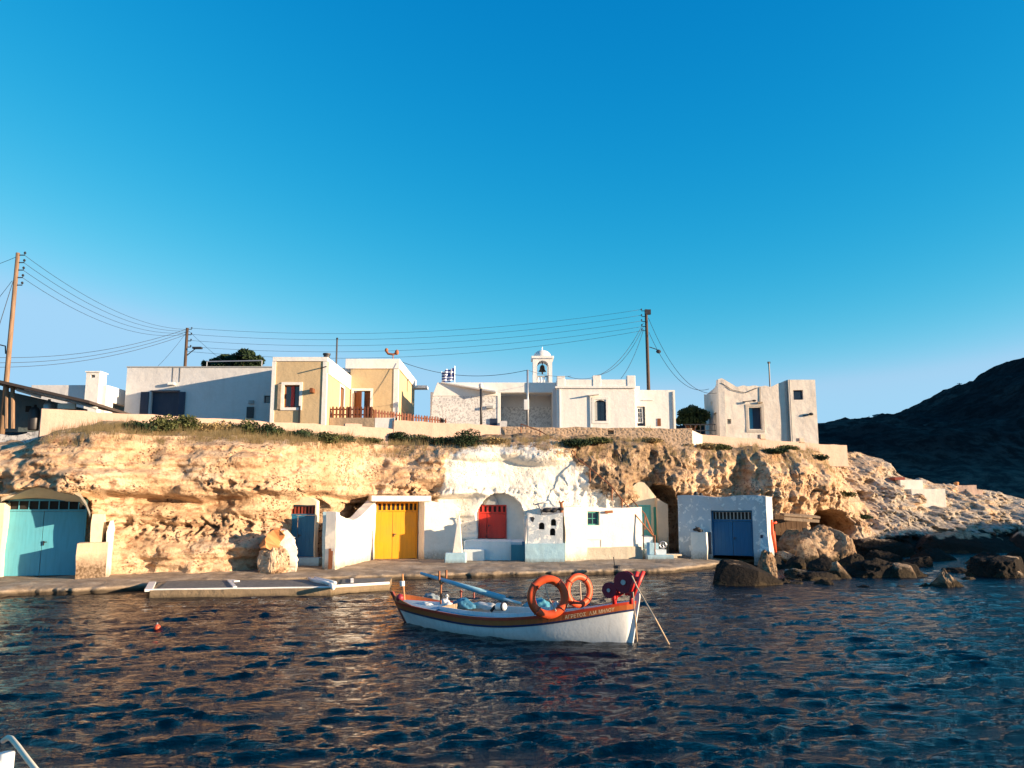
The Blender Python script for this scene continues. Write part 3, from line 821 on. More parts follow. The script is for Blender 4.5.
# stepped pillar right of the doors
F = Fr(86, 27.6, 113, 27.9, -.2)
r = F.root('pillar', 'stained stone pillar with a white edge right of the cyan boathouse doors', 'pillar')
x0, x1, _, z1 = F.rect(89, 512, 112, 578)
m = MB(); m.wall(x0, F.x(106), 0, F.z(98,514), .12, 1.5); m.build('shaft', M['cream'], r, rough=.05)
x0, x1, _, z1 = F.rect(76, 543, 106, 578, -.25)
m = MB(); m.box(x0, x1, -.25, .35, 0, z1); m.build('block', M['stain'], r, rough=.04)
m = MB(); m.prism([(F.x(105.5,578),0),(F.x(108.5,578),0),(F.x(111.5,530),F.z(111,530)),(F.x(110,521),F.z(110,521)),(F.x(106.5,530),F.z(106,532))], .05, 1.3); m.build('white_edge', M['white'], r)

# --- whitewashed boulder with the orange patch
o = boulder(273, 573, 31, 36, 'whitewashed boulder with a terracotta patch beside the small blue door', None, Y=30.3, seed=31, ry=.5, pale=0, alpha=0)
F = Fr(270, 30.3, 296, 30.6, .2)
m = MB(); m.prism([(F.x(281,572),0),(F.x(295,572),0),(F.x(295.5,548),F.z(295,548)),(F.x(291,537),F.z(291,537)),(F.x(285,530.5),F.z(285,530.5)),(F.x(280,533),F.z(280,533)),(F.x(279,552),F.z(279,552))], -.15, .9)
w = m.build('whitewash', M['white'], None, rough=.16); w.matrix_world = Matrix.Translation(F.o) @ Matrix.Rotation(F.rz,4,'Z')
bpy.context.view_layer.update(); mw = w.matrix_world.copy(); w.parent = o; w.matrix_parent_inverse = o.matrix_world.inverted()
m = MB(); m.prism([(F.x(262,545),F.z(262,547)),(F.x(273,549),F.z(273,550)),(F.x(281,540),F.z(281,540)),(F.x(283,530),F.z(283,530)),(F.x(270,531),F.z(270,531))], -.30, .6)
w = m.build('terracotta_patch', M['orange_wash'], None, rough=.18); w.matrix_world = Matrix.Translation(F.o) @ Matrix.Rotation(F.rz,4,'Z'); w.parent = o; w.matrix_parent_inverse = o.matrix_world.inverted()

# --- small blue door boathouse
F = Fr(284, 33.0, 334, 33.0, .35)
r = F.root('boathouse', 'narrow boathouse in the rock with blue double door under a red striped transom', 'boathouse')
dx0, dx1, dz0, dz1 = F.rect(286, 505, 314.5, 558)
am = F.x(302); tp = lambda x: F.z(300,500) + .12 - 1.1*max(0, abs(x-am)-.25)**2
m = MB(); m.wall(F.x(283), F.x(317.5), -.1, tp, 0, .5, holes=[(dx0, dx1, -.1, dz1)], step=.12); m.build('facade', M['cream'], r, rough=.03)
zt = door(r, dx0, dx1, dz0+.02, dz1, .16, M['blue'], transom=.36, bars=7, barmat=M['redbrown'], split=.36)
m = MB(); m.box(dx0-.05, dx1+.3, -.35, .3, -.1, F.z(300,557.5)); m.build('step', M['bluewhite'], r, bevel=.02)
m = MB(); x0, x1 = F.x(324.5,480,-1.0), F.x(335.5,480,-1.0)
m.wall(x0, x1, -.1, F.z(330,512), -1.0, -.1); m.build('side_wall', M['bluewhite'], r, rough=.04)  # bluish colour stands for the shaded end of the white wall
F = Fr(331, 31.6, 334, 31.6, .32)
m = MB(); m.box(0, .09, 0, .06, 0, F.z(332,548.5)); m.box(.10,.16,.02,.08,0,F.z(332,551)); o = m.build('plank', M['brownwood'], None, loc=F.o)
tag(o, 'upright brown plank leaning at the white wall corner left of the yellow doors', 'plank')

# --- yellow door boathouse
F = Fr(335, 31.6, 374.5, 36.6, -.1, 560)
r = F.root('boathouse', 'whitewashed boathouse with bright yellow double doors beneath a flat lintel', 'boathouse')
def toprock(x):
    k = x/F.w
    return F.z(335+k*39, np.interp(k, [0,.15,.35,.55,.8,1], [512,517,520,517,508,501]))
m = MB(); m.wall(0, F.w, 0, toprock, 0, .42, step=.18); m.build('side_wall', M['white'], r, rough=.05)
G = Fr(373, 36.2, 461, 37.5, .3)
def gp(mb): # shift from G frame to F root frame
    out = []
    T = Matrix.Translation(F.o) @ Matrix.Rotation(F.rz,4,'Z'); Ti = T.inverted(); S = Matrix.Translation(G.o) @ Matrix.Rotation(G.rz,4,'Z')
    K = Ti @ S
    mb.v = [tuple(K @ Vector(v)) for v in mb.v]; return mb
dx0, dx1, dz0, dz1 = G.rect(374.5, 502, 420, 557)
sp = thing('boathouse_doorway', None, None); # helper frame parented as a part
sp.name = 'doorway'; sp.parent = r; sp.matrix_local = (Matrix.Translation(F.o) @ Matrix.Rotation(F.rz,4,'Z')).inverted() @ Matrix.Translation(G.o) @ Matrix.Rotation(G.rz,4,'Z')
def sub(parent, children): pass
ztop = G.z(400, 501)
m = MB(); jx = dx1+.02
# right wall with splayed reveal
m.hexa([(G.x(425),0,-.3),(G.x(458),-.05,-.3),(G.x(458),1.3,-.3),(jx,.75,-.3),(G.x(425),0,ztop+.05),(G.x(456),-.04,G.z(450,504)),(G.x(456),1.3,G.z(450,504)),(jx,.75,ztop+.05)])
gp(m).build('front_wall', M['white'], r, rough=.04)
m = MB(); m.box(dx0-.3, dx0, .5, 1.2, -.3, ztop+.02); gp(m).build('jamb', M['white'], r)
m = MB(); m.box(G.x(371.5), G.x(431), -.12, .9, ztop-.02, ztop+.24); gp(m).build('lintel', M['white'], r, bevel=.02)
def door_into(root, K, *a, **k):
    """build a door in frame K's coordinates under a root that sits in another frame"""
    before = set(bpy.data.objects)
    door(root, *a, **k)
    new = [o for o in bpy.data.objects if o not in before and o.parent == root]
    L = root.matrix_basis.inverted() @ K
    for o in new: o.matrix_basis = L @ o.matrix_basis
bpy.data.objects.remove(sp)
KG = Matrix.Translation(G.o) @ Matrix.Rotation(G.rz,4,'Z')
r.matrix_basis = Matrix.Translation(F.o) @ Matrix.Rotation(F.rz,4,'Z')
door_into(r, KG, dx0, dx1, .02, dz1, .58, M['yellowp'], transom=.38, bars=9, barmat=M['yellowp'], planks=False, barw=.07, split=.44)
m = MB(); m.box(dx0-.1, dx1+.3, .15, .95, -.3, -.01); gp(m).build('threshold', M['stepwhite'], r)
# white spike bollard
F = Fr(445, 34.6, 467, 34.6, .32)
r = F.root('bollard', 'white tapering spike on a pale blue plinth left of the red door', 'bollard')
w = F.w
m = MB(); m.hexa([(0,0,-.2),(w,0,-.2),(w,.9,-.2),(0,.9,-.2),(.04,.05,.42),(w-.04,.05,.42),(w-.05,.85,.42),(.04,.85,.42)]); m.build('plinth', M['bluewhite'], r, bevel=.03)
a, b = F.x(453), F.x(461.5); c = F.x(458.5)
m = MB(); m.hexa([(a,.15,.42),(b+.05,.15,.42),(b+.05,.55,.42),(a,.55,.42),(c-.03,.28,F.z(458,515)),(c+.04,.28,F.z(458,515)),(c+.04,.36,F.z(458,515)),(c-.03,.36,F.z(458,515))]); m.build('spike', M['white'], r, bevel=.02)

# --- red door in arched niche
F = Fr(460, 36.2, 530, 36.2, .32)
r = F.root('boathouse', 'whitewashed cave boathouse with a red door deep inside a round arched niche', 'boathouse')
zp = F.z(490, 541.5)
m = MB(); m.box(F.x(464.5), F.x(511), 0, 4.5, -.2, zp); m.box(F.x(511)+.003, F.x(524), .1, 4.5, -.2, zp-.02); m.build('platform', M['stepwhite'], r, rough=.02)
m = MB(); m.box(F.x(464), F.x(485), -.28, -.003, -.2, F.z(475,549.5,-.28)); m.build('step', M['stepwhite'], r, bevel=.02)
Yd = 39.1; off = Yd-36.2
x0, x1, z0, z1 = F.rect(478.5, 505, 506.5, 541.5, off)
K = F
door(r, x0, x1, zp, z1, off, M['red'], transom=.34, bars=5, planks=True, split=.30, seam=.02)
m = MB(); xa, xb = F.x(474,520,off+.06), F.x(527,520,off+.06)
xm = (F.x(500,520,off)); 
m.wall(xa, xb, zp-.1, 4.6, off+.06, off+.3, holes=[(x0,x1,zp-.1,z1)]); m.build('back_wall', M['white'], r)
m = MB(); m.prism([(x0+.30,z1),(x0+1.0,z1),(x0+.85,z1+.35),(x0+.62,z1+.62),(x0+.5,z1+.35)], off-.15, off+.02); m.build('ornament', M['slate'], r, bevel=.03)
# low coloured shelf beside the oven
F = Fr(511, 35.9, 528, 35.9, .32)
r = F.root('bench', 'low blue painted masonry bench between the red door and the outdoor oven', 'bench')
m = MB(); m.box(0, F.w, 0, .9, -.2, F.z(520,545)); m.build('slab', M['cyan_dark'], r, bevel=.02)
m = MB(); m.box(F.x(522), F.x(525), -.02, .3, F.z(520,545)-.05, F.z(523,541.5)); m.build('end_post', M['blue'], r, bevel=.02)
# --- outdoor oven
F = Fr(527, 35.3, 564.5, 35.3, .34)
r = F.root('outdoor_oven', 'whitewashed outdoor oven with three small arched openings on a pale blue plinth', 'oven')
zb = F.z(545, 543.5); zt = F.z(545, 512.5)
def arch(pa, pb, pt, pbm):
    a, b, z0, z1 = F.rect(pa, pt, pb, pbm); c = (a+b)/2; h = (b-a)/2
    return (a, b, z0, lambda x: z1-h*.9*(1-math.sqrt(max(0, 1-((x-c)/h)**2*.98))))
hs = [arch(539,544.5,522.5,529.5), arch(551,556.2,519,525.8), arch(550,555.4,528.3,535.6)]
m = MB(); topf = lambda x: zt - .12*abs(math.sin(x*2.1)) 
m.wall(F.x(527.5), F.x(562.5), zb, topf, 0, .32, holes=hs, step=.15); m.build('front', M['peel'], r)
m = MB(); m.wall(F.x(528), F.x(562), zb, zt-.12, .323, 1.6); m.build('body', M['dark'], r)
m = MB(); m.hexa([(F.x(525),.0,zb),(F.x(528),0.02,zb),(F.x(528),1.6,zb),(F.x(525),1.6,zb),(F.x(527.6),.02,zt-.3),(F.x(528),.02,zt-.3),(F.x(528),1.6,zt-.3),(F.x(527),1.6,zt-.3)]); m.build('cheek', M['white'], r)
m = MB(); m.box(F.x(525), F.x(564), -.12, 1.7, -.2, zb-.003); m.build('plinth', M['bluewhite'], r, rough=.02)
m = MB(); m.prism([(F.x(531),zt-.34),(F.x(533),zt-.42),(F.x(534.5),zt-.25),(F.x(533),zt-.18),(F.x(530),zt-.2)], -.012, .01); m.build('bracket', M['darkmetal'], r)
# things on the oven
p = F.w3(F.x(553), .7, zt)
m = MB()
for i in range(9):
    m.ball((random.uniform(-.38,.38), random.uniform(-.2,.2), .08+random.uniform(0,.10)), random.uniform(.09,.16), 8, (1.4,1,.7))
o = m.build('net_heap', M['black'], None, loc=p+Vector((0,0,-.02)), smooth=True); tag(o, 'dark heap of netting lying on top of the outdoor oven', 'net')
q = F.w3(F.x(541.5), .8, zt-.05)
m = MB(); m.tube([(.03,0,0),(-.02,0,.2),(-.16,0,.42)], .035, 8); m.tube([(-.3,0,.38),(-.1,0,.43),(.35,0,.52)], .03, 8); m.tube([(-.3,0,.38),(-.3,0,.46)], .05, 8)
o = m.build('tap_pipe', M['metal'], None, loc=q, smooth=True); tag(o, 'bent grey pipe rising from the left of the outdoor oven top', 'pipe')
q = F.w3(F.x(562), .8, zt-.1)
m = MB(); m.tube([(0,0,-.1),(.02,0,.30),(.0,0,.52)], [.07,.06,.075], 9); m.tube([(0,0,.5),(.12,0,.6)], .04, 8); m.tube([(0,0,.5),(-.10,0,.58)], .04, 8)
o = m.build('flue', M['rust'], None, loc=q); tag(o, 'short rusty forked flue on the right of the outdoor oven', 'flue')

# --- long white front with the green window
F = Fr(564, 36.2, 645, 37.6, .32, 550)
r = F.root('boathouse', 'low whitewashed boathouse front with one small green window and bare grey footing', 'boathouse')
wx = F.rect(587.5, 511.5, 599.5, 525.5)
def tf(x):
    return F.z(600, 507.5) + (.04*math.sin(x*1.7)) + (.28 if x < F.x(574) and False else 0)
m = MB(); m.wall(0, F.x(641), -.2, tf, 0, 3.0, holes=[(wx[0],wx[1],wx[2],wx[3])], step=.5); m.build('front', M['white'], r, rough=.02)
window(r, *wx, .12, M['green'], fw=.07, nx=2, nz=2)
m = MB(); m.box(F.x(576), F.x(640), -.07, -.003, -.2, F.z(610,547)); m.build('footing', plaster('bare_render', (.40,.37,.31), amt=.6, bump=1), r, rough=.02)
m = MB(); m.box(F.x(585), F.x(600), -.03, -.004, F.z(590,540), F.z(590,539)); m.box(F.x(599.6), F.x(600.4), -.03, -.004, F.z(590,547), F.z(590,540)-.002); m.build('moulding', M['white_old'], r)
m = MB(); m.tube([(F.x(604,512),-.1,F.z(604,512)),(F.x(611,512),-.16,F.z(611,512)+.02)], .06, 9); m.build('spout', M['rust'], r)
m = MB(); m.box(F.x(562), F.x(584), -.25, .3, -.2, F.z(570,516.5,-.25)); m.build('buttress', M['white'], r, rough=.05)
# turquoise door with steps
F = Fr(634, 40.0, 654, 40.0, .35)
r = F.root('boathouse', 'cave boathouse with a turquoise door in cream plaster above white steps', 'boathouse')
x0, x1, z0, z1 = F.rect(636, 505, 651.5, 546)
door(r, x0, x1, z0, z1, .1, M['turq'], transom=0, leaves=1, fr=.07)
def tp(x): 
    k = (x-F.x(630))/(F.x(656)-F.x(630)); return F.z(645, 482) - 1.6*max(0,k-.55) - 1.1*max(0,.3-k)
m = MB(); m.wall(F.x(630), F.x(656), -.2, tp, .1, .6, holes=[(x0,x1,z0,z1)], step=.15); m.build('facade', M['cream'], r, rough=.04)
m = MB(); m.box(F.x(653), F.x(655), -.1, .2, z0, z1-.1); m.build('post', M['green'], r)
m = MB(); m.wall(F.x(655), F.x(665), -.2, lambda x: F.z(660,498)-.6*(x-F.x(655)), -.5, .5, step=.2); m.build('side_wall', M['stain'], r, rough=.05)
# steps
F = Fr(640, 37.3, 672, 37.3, .32)
r = F.root('steps', 'white and blue masonry steps with rusty handrails climbing to the turquoise door', 'steps')
for i, (a, b, h, y0, y1) in enumerate(((645,670,.20,-.35,.0),(645,664,.42,.0,.5),(645,659,.68,.5,1.0),(640,655,.95,1.0,3.0))):
    m = MB(); m.box(F.x(a), F.x(b), y0, y1-.004, -.2, h); m.build('step', M['stepwhite'] if i%2 else M['bluewhite'], r, rough=.02)
m = MB(); m.hexa([(F.x(645),-.1,.2),(F.x(655),-.1,.2),(F.x(655),.0,.2),(F.x(645),.0,.2),(F.x(645),-.1,.75),(F.x(649),-.1,.75),(F.x(649),.0,.75),(F.x(645),.0,.75)]); m.build('kerb', M['bluewhite'], r)
def rail(pts, posts):
    m = MB()
    P = [Vector((F.x(px,py,o_), o_, F.z(px,py,o_))) for px, py, o_ in pts]
    m.tube(P, .028, 7)
    for px, pa, pb, o_ in posts: m.tube([(F.x(px,pa,o_),o_,F.z(px,pa,o_)),(F.x(px,pb,o_),o_,F.z(px,pb,o_))], .025, 7)
    m.build('handrail', M['rust'], r, smooth=True)
rail([(621,498,.3),(627,505,.3),(655,538,-.2)], [(627,505,520,.3),(655,535,556,-.2),(643.5,525,548,0)])
rail([(631,499,1.2),(645,514,1.0),(654,537,.1)], [(645,514,530,1.0)])
rail([(645,514,.8),(650,529,.4),(653,534,.1)], [])
m = MB()
for k in range(3): m.lathe([(.13-.03*k,-.02),(.13-.03*k,.02)], (0,0,0), 16)
F3 = F.w3(F.x(662), .2, .62)
m = MB(); m.tube([(.15*math.cos(a),0,.15*math.sin(a)) for a in np.linspace(0,2*math.pi,17)], .03, 6)
for k in range(5): m.tube([(0,0,0),(.15*math.cos(k*1.257),0,.15*math.sin(k*1.257))], .015, 5)
o = m.build('wheel', M['metal'], None, loc=F3); tag(o, 'small spoked metal wheel beside the turquoise door steps', 'wheel')
p = onz(663, 559, .33)
m = MB(); m.box(-.6,.45,-.3,.3,0,.09); m.box(-.4,.7,-.1,.5,.093,.17); o = m.build('board_stack', M['cream'], None, loc=p+Vector((.3,.8,.0)), bevel=.01); tag(o, 'flat cream boards lying on the quay beside the white steps', 'boards')
# mooring post with chain by the water
p = onz(615, 568.5, .3)
m = MB(); m.tube([(0,0,0),(-.05,0,.45)], .02, 7); m.lathe([(.16,0),(.16,.1),(.1,.13)], (0.1,0,0), 12); o = m.build('mooring_iron', M['darkmetal'], None, loc=p); tag(o, 'dark mooring iron with a thin upright rod on the quay edge', 'mooring')

# --- blue door boathouse
F = Fr(676.5, 38.7, 765.5, 37.1, .34, 550)
r = F.root('boathouse', 'square free standing boathouse of peeling white plaster with deep blue double doors', 'boathouse')
zt = F.z(720, 496); x0, x1, z0, z1 = F.rect(711.5, 510.5, 753, 556)
D = 2.8
tf = lambda x: zt + .05*math.sin(x*2.3) - (.0)
m = MB(); m.wall(F.x(677), F.x(765), -.3, tf, 0, .35, holes=[(x0,x1,-.3,z1)], step=.3); m.build('front_wall', M['peel'], r, rough=.02)
m = MB(); xr = F.x(765)
m.box(xr-.35, xr, .353, D, -.3, zt-.03); m.build('side_wall', M['peel'], r)
m = MB(); m.box(F.x(677), F.x(677)+.35, .353, D, -.3, zt-.03); m.box(F.x(677)+.353, xr-.353, D-.3, D, -.3, zt-.03); m.build('back_wall', M['peel'], r)
m = MB(); m.box(F.x(677)+.36, xr-.36, .36, D-.31, zt-.3, zt-.08); m.build('roof', M['white'], r)
zd = F.z(730,556.2)
door(r, x0, x1, max(zd,.0), z1, .22, M['deepblue'], transom=.42, bars=10, barmat=M['slate'], planks=True, barw=.05, fr=.07)
m = MB(); m.box(F.x(691), F.x(706.5), -.65, -.01, -.3, F.z(698,532.5,-.65)); m.build('buttress', M['white'], r, rough=.04)
m = MB(); m.hexa([(F.x(760,550),-.35,-.3),(F.x(768.5),-.35,-.3),(F.x(768.5),.5,-.3),(F.x(760),.5,-.3),(F.x(761,550),-.05,1.0),(F.x(765.5),-.05,1.0),(F.x(765.5),.4,1.0),(F.x(761),.4,1.0)]); m.build('corner_buttress', M['peel'], r, rough=.02)
for a_, b_, t_ in ((706.8,709,532),(758,760.5,534)):
    m = MB(); m.box(F.x(a_), F.x(b_), -.06, -.004, F.z(707,554), F.z(707,t_)); m.build('slot_post', M['navy'], r)
p = F.w3(F.x(698,532,-.3), -.3, F.z(698,532.5,-.65))
m = MB()
for i in range(6): m.ball((random.uniform(-.22,.22), random.uniform(-.1,.1), .07+.05*(i%3)), .1, 8, (1.3,1,.7))
m.tube([(0,0,.1),(-.1,0,.28)], .02, 6)
o = m.build('net_bundle', M['black'], None, loc=p, smooth=True); tag(o, 'small black bundle on the white block left of the deep blue doors', 'net')
p = F.w3(F.x(697,494), .4, zt-.02)
m = MB(); m.ball((-.12,0,.12), .13, 8); m.ball((.12,0,.08), .1, 8); m.box(-.3,.2,-.12,.12,-.02,.05)
o = m.build('roof_clutter', M['darkmetal'], None, loc=p); tag(o, 'small dark clutter on the roof edge above the deep blue doors', 'clutter')
# orange red canoe paddle/poles at the corner
p = F.w3(F.x(768), .75, 0)
m = MB(); m.tube([(.12,0,.25),(.02,0,1.1),(.0,0,1.75)], [.06,.08,.05], 9); m.tube([(.02,.05,1.55),(.25,.05,1.62)], .05, 8); m.tube([(.16,.1,.3),(.12,.1,1.2)], .05, 8)
o = m.build('orange_fender', paint('orange_red', (.75,.10,.03), .5, .1), None, loc=p, smooth=True); tag(o, 'orange red fender hanging at the right corner of the deep blue door boathouse', 'fender')
# plank shelf under the rock and brown shutter below it
p = at(802, 516, 41.2)
m = MB()
for k in range(3): m.box(-1.05,.85,-.25+.2*k,-.08+.2*k,-.04,.06)
m.box(-1.05,.8,-.27,-.22,-.25,-.1)
o = m.build('plank_shelf', M['wood'], None, loc=p); o.rotation_euler = (R(6), R(4), R(6)); tag(o, 'weathered plank shelf under the rock right of the deep blue doors', 'shelf')
m = MB()
for k in range(6): m.box(-.85+.28*k, -.59+.28*k, 0, .05, -1.0, 1.0)
o = m.build('board_screen', wood('dull_board', (.15,.09,.05)), None, loc=at(792, 534, 42)); tag(o, 'brown board screen closing the hollow beneath the plank shelf', 'screen')

# --- concrete slipway platform with painted edges
t = NT('slip_concrete'); a = t.noise(5, 7, rough=.75)
SLIP = t.fin(t.ramp(a, [(.35, (.10,.10,.095)), (.6, (.20,.19,.17))]), .9, t.bump(a, .5, .03), .2)
SIDE = plaster('slip_side', (.23,.175,.115), amt=.5, bump=1, zstain=(-.05,.1,(.06,.05,.03)))
r = thing('slipway', 'low concrete slipway platform with white painted edges at the water', 'slipway', (0,0,0))
A_ = [onz(150,590.5,.22), onz(331,588,.22), onz(337,579,.22), onz(162,580,.22)]
def slab(P, z0, z1):
    m = MB(); m.hexa([(p.x,p.y,z0) for p in P]+[(p.x,p.y,z1) for p in P]); return m
slab(A_, -.6, .22).build('slab', SIDE, r, rough=.02)
ins = lambda P, k: [p + (sum(P, Vector())/4 - p).normalized()*k for p in P]
top1 = [onz(158,589.5,.224), onz(327,586.8,.224), onz(333,580,.224), onz(168,581,.224)]
slab(top1, .215, .232).build('deck', SLIP, r)
def strip(pa, pb, z, w, h=.03, name='painted_edge'):
    a, b = onz(*pa, z), onz(*pb, z); d = (b-a).normalized(); n = Vector((-d.y, d.x, 0))*w/2
    m = MB(); m.hexa([a-n-Vector((0,0,.05)), b-n-Vector((0,0,.05)), b+n-Vector((0,0,.05)), a+n-Vector((0,0,.05)), a-n+Vector((0,0,h)), b-n+Vector((0,0,h)), b+n+Vector((0,0,h)), a+n+Vector((0,0,h))])
    return m.build(name, M['whitep'], r, bevel=.008)
strip((150,589.8),(331,587.3),.23,.10); strip((148.5,590),(152.5,582.5),.235,.22); strip((235,587.5),(229,580.5),.24,.12); strip((231,580.5),(237,581.5),.245,.2)
B_ = [onz(332,586.5,.24), onz(389,583,.24), onz(392,577,.24), onz(337,578.5,.24)]
slab(B_, -.6, .238).build('slab', SIDE, r, rough=.02)
slab([onz(340,585.5,.25), onz(384,582.5,.25), onz(386,578,.25), onz(343,579.5,.25)], .236, .256).build('deck', SLIP, r)
strip((333,586),(389,582.6),.25,.09); strip((352,582.5),(352,579),.26,.1)
p = [onz(x_, y_, .27) for x_, y_ in ((311,579.5),(316,581),(324,582.5),(331,584.5),(333,588))]
m = MB(); m.tube(p, .07, 8); m.tube([q+Vector((.12,.05,.04)) for q in p[:4]], .06, 8); m.tube([q+Vector((-.1,.1,.03)) for q in p[:4]], .05, 8)
o = m.build('rope_bundle', M['whitep'], None, smooth=True); tag(o, 'white rope bundle lying across the joint of the slipway slabs', 'rope')
M['shedshade'] = plaster('shed_shade', (.10,.15,.17), amt=.6, bump=.6)  # dark teal paints the shade inside the open shed
# ================================================================ terrace level
# parapet walls
WG = 'parapet walls along the cliff top'
def parapet(pxL, YL, pxR, YR, ztop, zbot, mat, label, zr=None, thick=.3, drains=(), steps=None, ref=430):
    F = Fr(pxL, YL, pxR, YR, zbot, ref)
    r = F.root('parapet_wall', label, 'wall', WG)
    zr = ztop if zr is None else zr
    tf = lambda x: ztop + (zr-ztop)*x/F.w - zbot + .02*math.sin(x*1.9) + .015*math.sin(x*5.3)
    hs = []
    for px, py in drains:
        x, z = F.l(px, py); hs.append((x-.16, x+.16, z-.11, z+.11))
    m = MB(); m.wall(0, F.w, 0, tf, 0, thick, holes=hs, step=.5); m.build('wall_body', mat, r, rough=.02)
    if hs:
        for h in hs:
            k = MB(); k.box(h[0], h[1], .2, .25, h[2], h[3]); k.box(h[0]-.02, h[1]+.02, -.05, .1, h[2]-.05, h[2]-.01); k.build('drain', M['terrace'], r)
    return F
parapet(40, 31.2, 393, 39.6, 6.50, 4.6, M['parapet'], 'long smooth peach rendered parapet wall stepping down before the yellow house')
parapet(345, 38.35, 362, 38.75, 6.62, 6.3, M['parapet'], 'short raised block on the peach parapet below the picket fence', thick=.25)
parapet(394, 39.7, 500, 42.3, 6.92, 4.8, M['parapet'], 'pinkish parapet wall below the speckled church gable, ending at a post')
parapet(501, 42.35, 692, 42.6, 6.86, 4.9, M['wall_stone'], 'rough stone parapet wall below the white church front', zr=6.78, drains=[(611,432.5)])
parapet(693, 43.6, 846, 47.9, 6.58, 5.0, M['parapet'], 'pale parapet wall with drain holes below the ruined house', zr=6.25, drains=[(697.5,436),(763,436.5),(802,440)])
parapet(690, 42.9, 702, 43.4, 6.75, 5.8, M['white_old'], 'short whitened wall end where the two parapet walls meet', zr=6.5)

# --- left shed
F = Fr(-40, 34, 90, 34, 6.0, 430)
r = F.root('shed', 'dark open shed with a sloping sheet roof behind the leaning utility pole', 'shed')
x_ = F.x
m = MB(); m.hexa([(x_(-40,380),-.2,F.z(-40,374)),(x_(92,402),-.2,F.z(92,404)),(x_(92,402),4,F.z(92,404)-.15),(x_(-40,380),4,F.z(-40,374)-.15),(x_(-40,380),-.2,F.z(-40,374)+.12),(x_(92,402),-.2,F.z(92,404)+.12),(x_(92,402),4,F.z(92,404)-.03),(x_(-40,380),4,F.z(-40,374)-.03)])
m.build('roof', M['tile'], r)
m = MB()
m.prism([(x_(-40,430,1.8),0),(x_(86,430,1.8),0),(x_(86,405,1.8),F.z(92,404)+.0),(x_(-40,380,1.8),F.z(-40,374)+.0)], 1.8, 1.95); m.build('back_wall', M['shedshade'], r)
q = F.rect(26,406,31,412,1.8); m = MB(); m.box(q[0],q[1],1.76,1.797,q[2],q[3]); m.build('vent_opening', M['dark'], r)
for k in (8, 2): 
    m = MB(); m.tube([(x_(k,430),.3,0),(x_(k,390),.3,F.z(k,386))], .09, 8); m.build('post', M['pole'], r)
for (a, b, c, d_) in ((14,389,33,395),(22,388,58,398),(44,392,90,407)):
    m = MB(); m.tube([(x_(a,b),.2,F.z(a,b)),(x_(c,d_),.6,F.z(c,d_))], .07, 6); m.build('rafter', M['grey'], r)
m = MB(); m.box(x_(47,404), x_(65,404), .8, .9, F.z(55,406.5), F.z(55,401)); m.build('beam', M['white'], r)
GS = 'things stored in the shed'
for k, (px, c, lab, kind) in enumerate(((20,'darkmetal','dark metal barrel standing in the open shed','barrel'),(34,'metal','grey gas bottle under the shed roof','gas bottle'))):
    p = F.w3(x_(px,420), 1.0, 0)
    m = MB(); m.lathe([(.2,0),(.22,.05),(.22,.85+.25*k),(.14,1.0+.25*k),(.06,1.02+.25*k),(.06,1.12+.25*k)], (0,0,0), 16); o = m.build(kind.replace(' ','_'), M[c], None, loc=p, smooth=True); tag(o, lab, kind)
# rubble wall
F = Fr(-30, 31.0, 37, 31.2, 4.6, 440)
m = MB(); m.wall(0, F.w, 0, lambda x: F.z(20,431)-.1+.08*math.sin(x*3), 0, .5, step=.25)
o = m.build('rubble_wall', M['grey_rubble'], None, rough=.05, loc=F.o); o.rotation_euler.z = F.rz; tag(o, 'grey rubble retaining wall beneath the open shed', 'wall')

# --- white house with chimney
F = Fr(30, 42, 98, 42, 6.2, 400)
r = F.root('house', 'low white house with a square chimney behind the open shed', 'house')
zt = F.z(80, 385); xr = F.x(99.5)
D = 7.5
m = MB(); m.box(0, xr, 0, .3, 0, zt); m.build('front_wall', M['grey'], r, bevel=.02)  # white front, coloured grey to stand for its shade
# right wall has the porch opening
m = MB(); T = MB(); T.wall(.303, D, 0, zt, 0, .3, holes=[(.8, 6.9, -.01, zt-.85)])
m.v = [(xr-v[1], v[0], v[2]) for v in T.v]; m.f = T.f; m.build('side_wall', M['white_clean'], r)
m = MB(); m.box(.01, xr-.31, .31, D-.01, zt-.4, zt-.1); m.box(.01, xr-2.2, D-.3, D, 0, zt-.41); m.box(xr-2.4, xr-2.2, .31, D-.31, 0, zt-.41); m.build('roof', M['white_clean'], r)
a, b = F.x(89.5,380), F.x(102.5,380); zc = F.z(96,373.5)
m = MB(); m.wall(a, b, 0, zc, -.35, -.0035, holes=[((a+b)/2-.12,(a+b)/2+.12,zc-.28,zc-.12)]); m.box(a, b, -.0035, .4, zt-.5, zc-.002)
ch = m.build('chimney', M['white_clean'], r)
m = MB(); m.box(a-.05, b+.05, -.4, .45, zc, zc+.07); m.build('chimney_cap', M['white_clean'], ch)

# --- big white house
F = Fr(125, 43.2, 273, 43.2, 5.6, 400)
r = F.root('house', 'long flat roofed pale house with dark navy shutters beside the yellow house', 'house')
zt = F.z(200, 367.5); x0, x1, z0, z1 = F.rect(150.5, 391.5, 178.5, 418)
w2 = F.rect(264, 395.5, 270, 403)
m = MB(); m.wall(0, F.w+.4, 0, zt, 0, .3, holes=[(x0,x1,-.01,z1), (w2[0],w2[1],w2[2],w2[3])]); m.build('front_wall', M['grey'], r)
m = MB(); m.box(0, .3, .303, 8, 0, zt-.002); m.box(F.w+.1, F.w+.4, .303, 8, 0, zt-.002); m.build('side_wall', M['grey'], r)
m = MB(); m.box(.305, F.w+.095, .305, 8, zt-.45, zt-.15); m.build('roof', M['grey'], r)
m = MB(); m.box(-.03, F.w+.4, -.04, .32, zt, zt+.06); m.build('coping', M['slate'], r)
